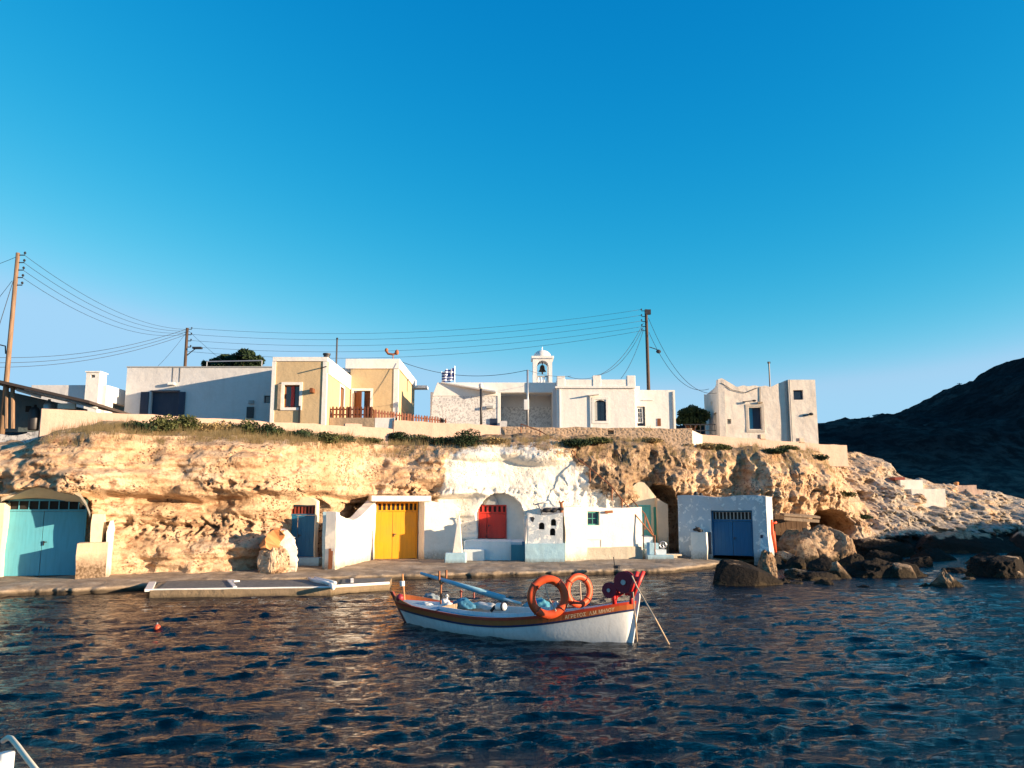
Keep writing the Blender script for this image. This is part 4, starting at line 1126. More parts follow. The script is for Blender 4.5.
d = MB(); d.box(x0-.04, x1+.04, -.03, .03, z1, z1+.06); d.box(x0, x1, .2, .25, 0, z1); d.build('door', M['navy'], r)
for a, b in ((141,149),(178.8,185.5)):
    s_ = MB(); xa, xb = F.x(a,400), F.x(b,400)
    s_.box(xa, xb, -.09, -.03, 0, F.z(150,392)); s_.build('shutter', M['navy'], r, bevel=.01)
window(r, *w2, .1, M['navy'], fw=.04)
mm = MB(); q = F.rect(249,400.5,254,404); mm.box(q[0],q[1],-.12,0-.003,q[2],q[3]); mm.build('meter_box', M['slate'], r, bevel=.01)
mm = MB(); q = F.rect(247,407,254,418); mm.box(q[0],q[1],-.1,-.003,q[2],q[3]); mm.build('meter_box', M['darkmetal'], r, bevel=.01)
for px in (172.5, 179.5):
    mm = MB(); mm.tube([(F.x(px,380),-.008,zt),(F.x(px,380),-.008,F.z(px,382))], .015, 5); mm.build('conduit', M['darkmetal'], r)
mm = MB(); mm.box(F.x(169,385), F.x(176,385), -.25, -.004, F.z(172,385.5), F.z(172,383)); mm.build('wall_lamp', M['whitep'], r, bevel=.02)
# roof pipe rail
p0, p1 = at(207, 361.5, 45), at(262, 360.5, 45)
m = MB(); m.tube([p0,p1], .03, 6); m.tube([p0+Vector((0,0,0)),p0-Vector((0,0,.9))], .03, 6); m.tube([p1,p1-Vector((0,0,.9))], .03, 6)
o = m.build('roof_rail', M['metal'], None); tag(o, 'thin pale rail on the roof of the long pale house', 'rail')

# --- yellow house
F = Fr(272, 40.2, 325.5, 40.2, 5.9, 400)
r = F.root('house', 'ochre yellow house of two flat roofed blocks with pale bands', 'house')
zt = F.z(300, 357.5); W1 = F.w; D1 = 6.0
wq = F.rect(284, 385, 299.5, 407.5)
m = MB(); m.wall(0, W1, 0, zt-.2, 0, .3, holes=[wq]); m.build('front_wall', M['yellow'], r)
dq0, dq1 = 1.9, 2.9   # door in side wall
T = MB(); T.wall(.303, D1, 0, zt-.8, 0, .3, holes=[(3.3,4.3,0,3.3)]); m = MB(); m.v = [(W1-v[1], v[0], v[2]) for v in T.v]; m.f = T.f; m.build('side_wall', M['yellow'], r)
m = MB(); m.box(.0, .3, .303, D1+3, 0, zt-.2); m.build('side_wall', M['yellow'], r)
m = MB(); m.box(-.05, W1+.04, -.05, .34, zt-.2, zt+.02); m.build('coping', M['white_clean'], r, bevel=.01)
m = MB(); m.box(W1-.32, W1+.05, .343, D1+.1, zt-.8, zt+.015); m.build('band', M['white_clean'], r, bevel=.01)
m = MB(); m.box(-.05, .3, .343, D1+3, zt-.2, zt+.015); m.box(.301, W1-.33, .345, D1+3, zt-.6, zt-.35); m.build('roof', M['white_clean'], r)
m = MB(); m.box(-.06, .13, -.04, -.003, 0, zt-.21); m.box(W1-.18, W1+.03, -.04, -.003, 0, zt-.21); m.box(W1+.003, W1+.035, -.003, .18, 0, zt-.81); m.build('corner_strip', M['white_clean'], r)
window(r, wq[0], wq[1], wq[2], wq[3], .14, M['brownwood'], fw=.06, nx=2)
mm = MB(); frame_ring(mm, wq[0]-.14, wq[1]+.14, wq[2]-.14, wq[3]+.14, -.05, -.003, .14); mm.build('window_surround', M['white_clean'], r)
mm = MB(); mm.box(wq[0]+.33, wq[0]+.50, .10, .13, wq[2]+.06, wq[3]-.06); mm.build('curtain', M['red'], r)
mm = MB(); mm.box(wq[0]-.30, wq[0]-.15, -.10, -.006, wq[2]-.1, wq[3]+.05); mm.build('shutter', M['terrace'], r)
mm = MB(); q = F.rect(311.5,389,315,393.5); mm.box(q[0],q[1],-.42,-.003,q[2],q[3]); mm.build('wall_lamp', M['brownwood'], r, bevel=.02)
mm = MB(); mm.box(F.x(299,415), F.x(300.5,415), -.10, -.004, 0, F.z(300,406)); mm.build('downpipe', M['darkmetal'], r)
mm = MB(); mm.tube([(W1-.3,-.02,zt-.55),(W1+.12,-.5,zt-.55)], .03, 6); mm.build('bracket', M['darkmetal'], r)
for (ya, yb, za, zb_) in ((3.3,4.3,1.0,3.3),):
    mm = MB(); T = MB(); frame_ring(T, ya-.12, yb+.12, 0.9, zb_+.14, -.04, -.003, .14); mm.v = [(W1-v[1], v[0], v[2]) for v in T.v]; mm.f = T.f; mm.build('window_surround', M['white_clean'], r)
    mm = MB(); mm.box(W1-.2, W1-.1, ya, yb, 0, zb_); mm.build('side_door', M['brownwood'], r)
# second block
Y2 = D1
G = Fr(340, 40.2+D1, 397.5, 40.2+D1, 5.9, 400)
gx = lambda px: G.x(px,400) + (G.o.x-F.o.x)
z2 = G.z(370, 359.5); xL = gx(336); xR = gx(397.5)
dq = G.rect(353.5, 391, 370.5, 425); 
da, db = gx(353.5), gx(370.5)
m = MB(); m.wall(W1+.003, xR, 0, z2-.55, Y2, Y2+.3, holes=[(da,db,-.01,dq[3])]); m.build('front_wall', M['yellow'], r)
m = MB(); m.box(xR-.3, xR, Y2+.303, Y2+8, 0, z2-.55); m.build('side_wall', M['yellow'], r)
m = MB(); m.box(W1-.3, xR+.08, Y2-.08, Y2+.3, z2-.55, z2+.03); m.box(xR-.3, xR+.08, Y2+.303, Y2+8.3, z2-.55, z2+.03); m.build('band', M['white_clean'], r, bevel=.01)
m = MB(); m.box(W1-2.5, xR-.31, Y2+.31, Y2+8, z2-.7, z2-.45); m.box(W1-2.6, W1-2.3, Y2+.2, Y2+8, 2, z2-.0); m.build('roof', M['white_clean'], r)
m = MB(); m.box(xR-.2, xR+.9, Y2+7.3, Y2+8.3, z2-.62, z2-.45); m.build('eave', M['white_clean'], r)
m = MB(); m.box(xR-.25, xR+.03, Y2-.03, Y2-.003, 0, z2-.56); m.box(xR+.003, xR+.03, Y2-.003, Y2+.22, 0, z2-.56); m.build('corner_strip', M['white_clean'], r)
mm = MB(); frame_ring(mm, da-.13, db+.13, 0, dq[3]+.15, Y2-.05, Y2-.003, .14); mm.build('door_surround', M['white_clean'], r)
mm = MB(); mm.box(da+.6, db-.02, Y2+.12, Y2+.2, 0, dq[3]-.02); mm.build('door', M['dark'], r)
for a, b, ang in ((da+.02, da+.52, .35), (da+.62, da+1.0, .0)):
    mm = MB(); mm.hexa([(a,Y2+.1,0),(b,Y2+.1-ang,0),(b,Y2+.14-ang,0),(a,Y2+.14,0),(a,Y2+.1,dq[3]-.05),(b,Y2+.1-ang,dq[3]-.05),(b,Y2+.14-ang,dq[3]-.05),(a,Y2+.14,dq[3]-.05)]); mm.build('shutter', M['brownwood'], r, bevel=.01)
# chimney pots, aerial mast and roof ornament
p = F.w3(F.x(324.5,352), .5, zt); m = MB(); m.lathe([(.16,-.05),(.16,.2),(.2,.22),(.2,.3)], (0,0,0), 14); o = m.build('chimney_pot', M['darkmetal'], None, loc=p); tag(o, 'short dark flue pot on the front roof corner of the yellow house', 'flue')
p = at(336.5, 358, 46); m = MB(); m.tube([(0,0,-.5),(0,0,p.z*0+1.15)], .05, 6); m.ball((0,0,1.15), .07, 8); o = m.build('mast', M['darkmetal'], None, loc=p); tag(o, 'thin dark mast on the yellow house roof', 'mast')
p = at(393, 359, 46.6); m = MB(); m.tube([(0,0,-.2),(0,0,.3)], .03, 6); m.tube([(-.42,0,.50),(-.30,0,.32),(0,0,.27),(.16,0,.34)], .07, 8); m.ball((-.40,0,.53), .12, 10, (.9,.9,1.1)); m.ball((.22,0,.40), .14, 10, (.9,.9,1.2))
o = m.build('roof_ornament', M['rust'], None, loc=p, smooth=True); tag(o, 'rusty two headed ornament on a rod above the yellow house eave', 'ornament')
# terrace in front of block two
p = F
m = MB(); q0, q1 = F.x(324.5,420,.9), F.x(375,420,.9)
zt_ = F.z(350, 417.8, .9)
r2 = thing('terrace', 'raised stone terrace with a whitewashed end wall beneath the picket fence', 'terrace', F.o, F.rz)
m.box(W1+.02, q1, .9, 5.95, 0, zt_); m.build('stone_base', M['terrace'], r2, rough=.02)
m = MB(); m.box(q1+.003, F.x(394.5,420,.9), .9, 5.5, 0, zt_); m.build('white_end', M['white_clean'], r2)
m = MB(); m.hexa([(F.x(393,420,.8),.8,.3),(F.x(396,428,.8)-.02,.8,.3),(F.x(396,428,.8),.95,.3),(F.x(393,428,.8),.95,.3),(F.x(395.2,420,.8),.8,zt_+.0),(F.x(397,420,.8),.8,zt_),(F.x(397,420,.8),.9,zt_),(F.x(395.2,420,.8),.9,zt_)]); m.build('drain_slot', M['dark'], r2)
# picket fences
FG = 'brown picket fences of the yellow house'
def fence(A, B, n, h, label):
    A = Vector(A); B = Vector(B); d = B-A; L = d.length; rz = math.atan2(d.y, d.x)
    sl = (B.z-A.z)/L
    r = thing('picket_fence', label, 'fence', A, rz, FG)
    L = math.hypot(d.x, d.y)
    for zz in (.14, h*.68):
        m = MB(); m.hexa([(0,.03,zz),(L,.03,zz+sl*L),(L,.07,zz+sl*L),(0,.07,zz),(0,.03,zz+.07),(L,.03,zz+.07+sl*L),(L,.07,zz+.07+sl*L),(0,.07,zz+.07)]); m.build('rail', M['picket'], r)
    me = None
    for i in range(n):
        x = L*(i+.5)/n
        if me is None:
            m = MB(); m.prism([(-.05,0),(.05,0),(.05,h-.08),(0,h),(-.05,h-.08)], -.0, .027); o = m.build('picket', M['picket'], r); me = o.data
        else: o = bpy.data.objects.new('picket', me); COL.objects.link(o); o.parent = r
        o.location = (x, 0, sl*x + random.uniform(-.015,.015)); o.rotation_euler.y = random.uniform(-.02,.02)
    for i in range(0, n+1, 6):
        m = MB(); x = L*i/n; m.box(x-.04, x+.04, .03, .11, -.1+sl*x, h*.95+sl*x); m.build('post', M['brownwood'], r)
a = F.w3(F.x(327.5,418,1.0), 1.0, zt_); b = F.w3(F.x(373,418,1.0), 1.0, zt_)
fence(a, b, 13, .62, 'dark brown picket fence edging the raised terrace before the house door')
zf = 7.0
a = at(374.5, 418, 41.25); b = at(447, 420, 44.6); a.z = zt_+F.zb-.18; b.z = a.z-.12
fence(a, b, 26, .66, 'sunlit red brown picket fence running from the terrace to the speckled church gable')
# ground floor between: little white lean-to at fence end
# --- church complex
F = Fr(429, 47.2, 557, 47.2, 6.0, 410)
r = F.root('church', 'low white church wing with speckled stone walls, deep porch and a domed belfry', 'church')
X = lambda px, py=400, off=0: F.x(px, py, off)
Z = lambda py, px=500, off=0: F.z(px, py, off)
zr = Z(382.5)
m = MB(); m.prism([(X(429.5),0),(X(497.5),0),(X(497.5),Z(396)),(X(432.5),Z(396))], .03, .5); m.build('stone_wall', M['church_stone'], r)
m = MB(); m.prism([(X(432.4),Z(396)+.003),(X(497.5),Z(396)+.003),(X(497.5),Z(392.5)),(X(556)+.0,Z(392.5)),(X(556),zr),(X(437),zr)], 0, .5)
m.build('parapet', M['white_clean'], r, bevel=.01)
m = MB(); m.box(X(497.5), X(500.5), -.0, .35, 0, Z(392.5)-.003); m.build('porch_column', M['white_clean'], r, bevel=.01)
m = MB(); m.box(X(497.5), X(557), 1.9, 2.2, Z(403), Z(391)); m.build('shade_band_wall', M['grey'], r)  # grey drawn in for the shade band under the porch eave
m = MB(); m.box(X(497.5), X(554), 1.87, 2.25, 0, Z(403)-.003); m.build('back_wall', M['church_stone'], r)
m = MB(); m.box(X(500), X(557), .503, 1.87, zr-.5, zr-.2); m.box(X(437), X(557), 2.25, 9, zr-.5, zr-.2); m.box(X(437), X(497)-.003, .503, 2.247, zr-.5, zr-.2); m.build('roof', M['white_clean'], r)
m = MB(); m.box(X(429.5), X(429.5)+.3, .503, 9, 0, zr-.51); m.box(X(496), X(497), .503, 1.87, 0, zr-.51); m.build('side_wall', M['white_clean'], r)
m = MB(); m.box(X(552.5), X(557), -.25, 1.8, 0, Z(403)+.8); m.build('side_wall', M['grey'], r)
m = MB(); m.hexa([(X(441),-.05,Z(383)),(X(496),-.6,Z(393.5)),(X(496),0-.003,Z(393.5)),(X(441),-.003,Z(383)),(X(441),-.05,Z(383)+.08),(X(496),-.6,Z(393.5)+.08),(X(496),-.003,Z(393.5)+.08),(X(441),-.003,Z(383)+.08)]); m.build('canopy', M['white_clean'], r)
q = F.rect(486.5,406,493,408.5); m = MB(); m.box(q[0],q[1],-.2,.03,q[2],q[3]); m.build('wall_lamp', M['slate'], r)
q = F.rect(490,418.5,497,428); m = MB(); m.box(q[0],q[1],-.05,.03,0,q[3]); m.build('low_door', M['navy'], r)
m = MB(); m.box(X(500), X(507), -.6, -.1, 0, Z(422)); m.build('low_wall', M['grey'], r)
# belfry
Yb_ = 50.0; off = Yb_-47.2
bx0, bx1 = X(533,380,off), X(552.3,380,off)
zb0, zb1 = zr-.3, Z(358.5,543,off)
xs0, xs1 = X(536.8,370,off), X(548.6,370,off); cx = (xs0+xs1)/2; hr = (xs1-xs0)/2; ztop = Z(360.3,543,off)
arch_ = lambda x: ztop-hr + math.sqrt(max(0, hr*hr-(x-cx)**2))
wd = bx1-bx0
be = MB()
zs = Z(382.4,543,off)
be.wall(bx0, bx1, zs, zb1, off, off+.28, holes=[(xs0, xs1, zs, arch_)]); 
be.wall(bx0, bx1, zs, zb1, off+wd-.28, off+wd, holes=[(xs0, xs1, zs, arch_)])
T = MB(); T.wall(off+.283, off+wd-.283, zs, zb1, 0, .28, holes=[(off+.35, off+wd-.35, zs, ztop-.2)])
for sx in (bx0, bx1-.28):
    n = len(be.v); be.v += [(sx+v[1], v[0], v[2]) for v in T.v]; be.f += [tuple(n+i for i in f) for f in T.f]
bo = be.build('belfry', M['white_clean'], r)
m = MB(); m.box(bx0-.02, bx1+.02, off-.02, off+wd+.02, zb0-.8, zs-.003); m.build('belfry_base', M['white_clean'], bo)
m = MB(); m.box(bx0-.1, bx1+.1, off-.1, off+wd+.1, zb1, zb1+.16); m.build('cornice', M['white_clean'], bo, bevel=.02)
zd = zb1+.16; hd = Z(348.6,543,off)-zd; rd = wd*.47
m = MB(); m.lathe([(rd*math.cos(a)**.9 if a < 1.5 else .01, hd*math.sin(a)) for a in np.linspace(0,1.56,14)], (cx, off+wd/2, zd), 36); m.build('dome', M['white_clean'], bo, smooth=True)
m = MB(); m.tube([(cx,off+wd/2,zd+hd-.03),(cx,off+wd/2,zd+hd+.22)], .02, 6); m.build('cross', M['metal'], bo)
m = MB(); m.lathe([(.02,.42),(.1,.40),(.15,.3),(.17,.12),(.26,0),(.24,-.01),(.02,-.02)][::-1], (cx, off+wd/2, ztop-.62), 18); m.tube([(cx,off+wd/2,ztop-.66),(cx,off+wd/2,ztop-.78)], .05, 8); m.tube([(cx,off+wd/2,ztop-.25),(cx,off+wd/2,ztop+.02)], .03, 6); m.build('bell', M['bronze'], bo, smooth=True)
zrl = Z(376.8,543,off)
m = MB(); m.box(xs0, xs1, off+.08, off+.2, zrl-.0, zrl+.08)
m.build('rail', M['slate'], bo)
for k in range(4):
    m = MB(); xx = xs0+(xs1-xs0)*(k+.5)/4; m.lathe([(.05,0),(.09,.15),(.05,.3),(.05,.42)], (xx, off+.14, zrl-.43), 10); m.build('baluster', M['white_clean'], bo)
# main white block
F = Fr(557, 46.6, 634.5, 46.6, 6.0, 410); X = lambda px, py=400, off=0: F.x(px, py, off); Z = lambda py, px=600, off=0: F.z(px, py, off)
r = F.root('house', 'smooth white flat roofed house with square corner merlons right of the belfry', 'house')
zc = Z(387.5); wq = (X(594.5), X(606), Z(421), Z(400)); cxw = (wq[0]+wq[1])/2; hw = (wq[1]-wq[0])/2
ar = lambda x: wq[3] - .14*((x-cxw)/hw)**2
m = MB(); m.wall(0, F.w, 0, zc-.05, 0, .35, holes=[(wq[0],wq[1],wq[2],ar)]); m.build('front_wall', M['white_clean'], r)
m = MB(); m.box(0,.3,.353,8,0,zc-.05); m.box(F.w-.3,F.w,.353,8,0,zc-.05); m.build('side_wall', M['white_clean'], r)
m = MB(); m.box(-.1, F.w+.06, -.1, 8, zc-.05, zc+.07); m.build('cornice', M['white_clean'], r, bevel=.01)
zp = Z(379.5)
m = MB(); m.box(.0, F.w, .0, .25, zc+.073, zp); m.box(0,.25,.253,8,zc+.073,zp); m.box(F.w-.25,F.w,.253,8,zc+.073,zp); m.build('parapet', M['white_clean'], r, bevel=.01)
for a, b in ((557,565),(592.8,601),(627,635.3)):
    m = MB(); m.box(X(a,380), X(b,380), -.03, .45, zc+.073, Z(375.5 if a > 560 else 376)); m.build('merlon', M['white_clean'], r, bevel=.02)
mm = window(r, wq[0], wq[1], wq[2], wq[3], .16, M['navy'], fw=.09, nx=2)
mm = MB(); mm.box(wq[0]+.02, wq[0]+.16, .1, .15, wq[2]+.05, wq[3]-.12); mm.build('shutter', M['slate'], r)
mm = MB(); frame_ring(mm, wq[0]-.15, wq[1]+.15, wq[2]-.15, wq[3]+.18, -.04, -.003, .15); mm.build('window_surround', M['white_clean'], r)
mm = MB(); mm.hexa([(X(588),-.35,Z(396.2)),(X(599),-.35,Z(395)),(X(599),-.004,Z(394.8)),(X(588),-.004,Z(396)),(X(588),-.35,Z(396.2)+.06),(X(599),-.35,Z(395)+.06),(X(599),-.004,Z(394.8)+.06),(X(588),-.004,Z(396)+.06)]); mm.build('hood', M['white_clean'], r)
mm = MB(); mm.box(X(589.8), X(590.8), -.06, -.005, 0, Z(396.5)); mm.build('downpipe', M['whitep'], r)
mm = MB(); mm.box(X(559.3), X(560.2), -.06, -.005, 0, Z(389)); mm.build('downpipe', M['whitep'], r)
# annex
F = Fr(634.8, 47.4, 675.5, 47.4, 6.0, 410); X = lambda px, py=400, off=0: F.x(px, py, off); Z = lambda py, px=650, off=0: F.z(px, py, off)
r = F.root('house', 'small low white annex with a white barred window at the end of the church row', 'house')
zt = Z(390); wq = (X(636.8), X(645), Z(426), Z(406.5))
m = MB(); m.wall(0, F.w, 0, zt, 0, .3, holes=[wq]); m.build('front_wall', M['white_clean'], r)
m = MB(); m.box(0,.3,.303,6,0,zt); m.box(F.w-.3,F.w,.303,6,0,zt); m.build('side_wall', M['white_clean'], r)
m = MB(); m.box(.303,F.w-.303,.303,6,zt-.3,zt-.05); m.build('roof', M['white_clean'], r)
window(r, wq[0]+.0, wq[1]-.12, wq[2]+.18, wq[3]-.05, .1, M['whitep'], fw=.07, nx=2, nz=3)
mm = MB(); mm.box(wq[0], wq[1], .17, .22, wq[2], wq[3]); mm.build('door', M['navy'], r)
q = F.rect(657.3,418.5,660.8,426); mm = MB(); mm.box(q[0],q[1],-.03,-.003,q[2],q[3]); mm.build('vent', M['brownwood'], r)
q = F.rect(643,398,653,400.5); mm = MB(); mm.box(q[0],q[1],-.06,-.003,q[2],q[2]+.05); mm.build('ledge', M['white_clean'], r)
mm = MB(); mm.box(X(672.3,400), X(673.3,400), -.07, -.004, 0, zt-.1); mm.build('downpipe', M['slate'], r)
mm = MB(); mm.box(0.02, X(641,388), .5, 1.2, zt, Z(385)); mm.build('roof_block', M['white_clean'], r)

# --- ruined house
F = Fr(719, 49.6, 788, 49.6, 5.6, 410); X = lambda px, py=400, off=0: F.x(px, py, off); Z = lambda py, px=750, off=0: F.z(px, py, off)
r = F.root('house', 'weathered old white house with a curved broken parapet and a blue doorway', 'house')
pts = [(719,379.5),(722,378.6),(726,380),(731,384),(736,386.2),(745,385.8),(760,386),(770,386.5),(776,385),(782,381.5),(788,380.2)]
pxs = [X(a, b) for a, b in pts]; pzs = [Z(b, a) for a, b in pts]
tf = lambda x: float(np.interp(x, pxs, pzs)) + .03*math.sin(x*9)
dq = (X(748.3), X(761), Z(429), Z(407.5)); nq = (X(726.5), X(730.3), Z(424), Z(419))
m = MB(); m.wall(0, F.w, 0, tf, 0, .45, holes=[dq, nq], step=.12); m.build('front_wall', M['white_old'], r, rough=.015)
mm = MB(); mm.box(dq[0], (dq[0]+dq[1])/2-.1, .22, .28, dq[2], dq[3]); mm.build('door_leaf', M['blue'], r)
mm = MB(); mm.box((dq[0]+dq[1])/2-.1, dq[1], .24, .28, dq[2], dq[3]); mm.build('door_leaf', M['navy'], r)
mm = MB(); frame_ring(mm, dq[0]-.2, dq[1]+.15, dq[2]-.2, dq[3]+.2, -.03, -.003, .15); mm.build('door_surround', plaster('surround', (.50,.45,.39), amt=.3), r)
mm = MB(); mm.box(nq[0]+.05, nq[1]+.02, .3, .35, nq[2], nq[3]); mm.build('niche_back', M['white'], r)
mm = MB(); mm.tube([(X(742,401.5),-.1,Z(402)),(X(753,401),-.25,Z(401.2))], .03, 6); mm.ball((X(753,401),-.25,Z(401.2)), .1, 8, (1.4,1,.7)); mm.build('wall_lamp', M['darkmetal'], r)
mm = MB(); mm.tube([(X(760,386),-.03,Z(387)),(X(760,400),-.03,Z(402))], .022, 5); mm.tube([(X(721,383),-.03,Z(383)),(X(732,391),-.05,Z(390)),(X(745,393.5),-.05,Z(393)),(X(757,388),-.03,Z(388))], .018, 5); mm.build('wiring', M['darkmetal'], r)
mm = MB(); q = F.rect(757.5,402,762,403.5); mm.box(q[0],q[1],-.15,-.004,q[2],q[3]); mm.build('bracket', M['terrace'], r)
# left side wall receding left
e = at(704.5, 410, 55.0) - F.o; 
K = Matrix.Rotation(-F.rz, 4, 'Z') @ Vector((e.x, e.y, 0))
L = math.hypot(K.x, K.y); ua = Vector((K.x/L, K.y/L)); 
T = MB(); zt_l = Z(389)+.25
T.wall(0, L, 0, lambda x: (zt_l + (pzs[0]-zt_l)*max(0,1-(x/(.25*L)))**1.6 + .15*max(0,(x-.85*L)/(.15*L))), 0, .4, holes=[(L*.18,L*.38,.9,3.0),(L*.52,L*.70,.9,2.9),(L*.42,L*.5,3.6,3.85)], step=.2)
m = MB(); nrm = Vector((ua.y, -ua.x)) if True else None
for v in T.v:
    p = ua*v[0] - Vector((ua.y, -ua.x))*(v[1])*(1 if ua.y > 0 else -1)*-1
    m.v.append((p.x, p.y+.0, v[2]))
m.f = T.f; m.build('side_wall', M['white_old'], r)
mm = MB(); P0 = ua*(L*.1); P1 = ua*(L*.8); nv = Vector((ua.y,-ua.x))*.2
mm.hexa([(P0.x+nv.x,P0.y+nv.y,.5),(P1.x+nv.x,P1.y+nv.y,.5),(P1.x+nv.x+.1,P1.y+nv.y+.1,.5),(P0.x+nv.x+.1,P0.y+nv.y+.1,.5),(P0.x+nv.x,P0.y+nv.y,3.2),(P1.x+nv.x,P1.y+nv.y,3.2),(P1.x+nv.x+.1,P1.y+nv.y+.1,3.2),(P0.x+nv.x+.1,P0.y+nv.y+.1,3.2)]); mm.build('side_shutter', M['slate'], r)
# right block
x0, x1 = X(788), X(815.5); zt = Z(380, 800)
wq = (X(792.8,395), X(802.5,395), Z(400,800), Z(390.3,800))
m = MB(); m.wall(x0+.003, x1, 0, zt, -.12, .3, holes=[wq]); m.box(x1-.3, x1, .303, 5, 0, zt-.002); m.build('end_block', M['white_old'], r)
window(r, *wq, .05, M['navy'], fw=.08)
mm = MB(); mm.tube([(X(786,400),-.05,0),(X(786,400),-.05,Z(381))], .035, 6); mm.tube([(X(789.5,400),-.17,0),(X(789.5,400),-.17,zt)], .03, 6); mm.build('downpipe', M['slate'], r)
mm = MB(); mm.ball((X(809.5,414.5),-.25,Z(414.5,810)), .12, 8, (1.3,1,.8)); mm.tube([(X(802,416),-.16,Z(416,810)),(X(809,414.5),-.2,Z(414.5,810))], .03, 6); mm.build('wall_lamp', M['darkmetal'], r)
m = MB(); m.box(.46, x1-.31, .46, 5, 3.5, Z(392)); m.box(0.4, x1-.31, 4.7, 5, 0, Z(390)); m.build('roof', M['white_old'], r)
p = F.w3(X(777.5,380), 1.5, Z(388)); m = MB(); zt2 = F.z(777.5,362,1.5)+F.zb-p.z
m.tube([(0,0,0),(0,0,zt2)], .045, 6); m.box(-.09,.09,-.03,.03,zt2-.1,zt2+.02); o = m.build('antenna_mast', M['darkmetal'], None, loc=p); tag(o, 'thin dark antenna mast on the weathered old house roof', 'mast')
# ================================================================ poles, cables, flag
PG = 'wooden utility poles'
def pole(px_top, py_top, px_b, py_b, Y, r0, r1, label, arms=(), arms_side=1, mat='pole', lamp=None, ztop=None):
    T = at(px_top, py_top, Y); B = at(px_b, py_b, Y); 
    B.z = B.z-1.5 if B.z-1.5 < 6 else 6.0
    r = thing('utility_pole', label, 'pole', B, 0, PG)
    m = MB(); m.tube([(0,0,0), T-B], r0, 12, r2=r1); m.build('shaft', M[mat], r, smooth=True)
    for k in arms:
        p = (T-B)*(1) - Vector((0,0,k)); 
        m = MB(); m.tube([p, p+Vector((.32*arms_side,0,.0)), p+Vector((.32*arms_side,0,.08))], .025, 6); m.lathe([(.04,.06),(.06,.1),(.03,.16)], p+Vector((.32*arms_side,0,0)), 8); m.build('insulator', M['darkmetal'], r)
    return r, T, B
r1, T1, B1 = pole(18, 253, 2.5, 426, 35, .12, .085, 'tall leaning wooden utility pole at the left edge of the view', (.1,.45,.8,1.15,1.5), 1)
m = MB(); p = T1-B1-Vector((.12,0,4.3)); m.tube([p+Vector((0,0,-.35)), p+Vector((-.05,0,0)), p+Vector((-.4,0,.08)), p+Vector((-1.6,0,.15))], .03, 6); m.build('bracket', M['darkmetal'], r1)
r2_, T2, B2 = pole(187.3, 328, 185.3, 366, 56, .12, .10, 'dark utility pole with a street lamp behind the long pale house', (.1,.5,.95,1.4), 1, 'darkpole')
m = MB(); p = T2-B2; zl = at(190,355,56).z-B2.z
m.tube([(p.x*.2+.0,0,zl-.1),(.35,-.05,zl+.2),(.7,-.1,zl+.45)], .04, 6); m.box(.5,1.15,-.25,.05,zl+.42,zl+.56); m.build('street_lamp', M['darkmetal'], r2_, bevel=.02)
r3, T3, B3 = pole(646, 309.5, 649, 390, 54, .14, .10, 'tall wooden utility pole with many wires behind the church row', (.1,.5,.85,1.2,1.5), -1, 'darkpole')
m = MB(); m.box(-.15,.25,-.12,.12,T3.z-B3.z-.35,T3.z-B3.z-.02); m.build('pole_cap', M['darkmetal'], r3)
p1 = at(649.5,347,54)-B3; p2 = at(657,349.5,54)-B3; p3 = at(658.5,351.5,54)-B3
m = MB(); m.tube([p1,p2,p3], .03, 6); m.ball(p3, .16, 8, (1.1,.8,.9)); m.build('lamp_arm', M['darkmetal'], r3)
def simple_pole(px, pt, pb, Y, rr, mat, name, label, cat):
    T = at(px, pt, Y); B = at(px+.3, pb, Y); B.z -= .6
    r = thing(name, label, cat, B)
    m = MB(); m.tube([(0,0,0), T-B], rr, 8); m.build('shaft', M[mat], r, smooth=True)
    return r, T, B
r, T4, B4 = simple_pole(527.5, 370, 428, 42.9, .055, 'metal', 'service_pole', 'slim metal pole with a white meter box before the church porch', 'pole')
q0 = at(523.8, 410, 42.8)-B4; q1 = at(529, 399.5, 42.8)-B4
m = MB(); m.box(q0.x, q1.x, -.15, .12, q0.z, q1.z); m.build('meter_box', M['whitep'], r, bevel=.02)
m = MB(); m.box(-.07,.02,-.03,.03,0,q0.z); m.build('conduit', M['darkmetal'], r)
r, T5, B5 = simple_pole(481, 388, 425, 44.6, .07, 'darkmetal', 'lamp_post', 'short dark lamp post with a white head before the speckled gable', 'lamp post')
m = MB(); m.lathe([(.06,0),(.13,.05),(.14,.25),(.05,.32)], T5-B5-Vector((0,0,.05)), 12); m.build('lamp_head', M['whitep'], r, smooth=True)
# railing from the church down to the shore steps
GR = 'rusty handrails on the path down from the church'
for (pts, lab) in ((((521,424,42.0),(540,431,41.6),(557,441,40.6),(575,452,39.2)), 'rusty handrail descending from the service pole over the cliff edge'),
                   (((560,446,40.0),(590,468,38.6),(612,487,37.9),(622,500,37.5)), 'thin rusty handrail following the rough slope above the green window')):
    P = [at(*p) for p in pts]; r = thing('handrail', lab, 'handrail', P[0]); 
    m = MB(); m.tube([p-P[0] for p in P], .03, 6); m.build('rail', M['rust'], r)
    for p in P:
        m = MB(); q = p-P[0]; m.tube([q, q-Vector((0,-.1,.65))], .028, 6); m.build('post', M['rust'], r)
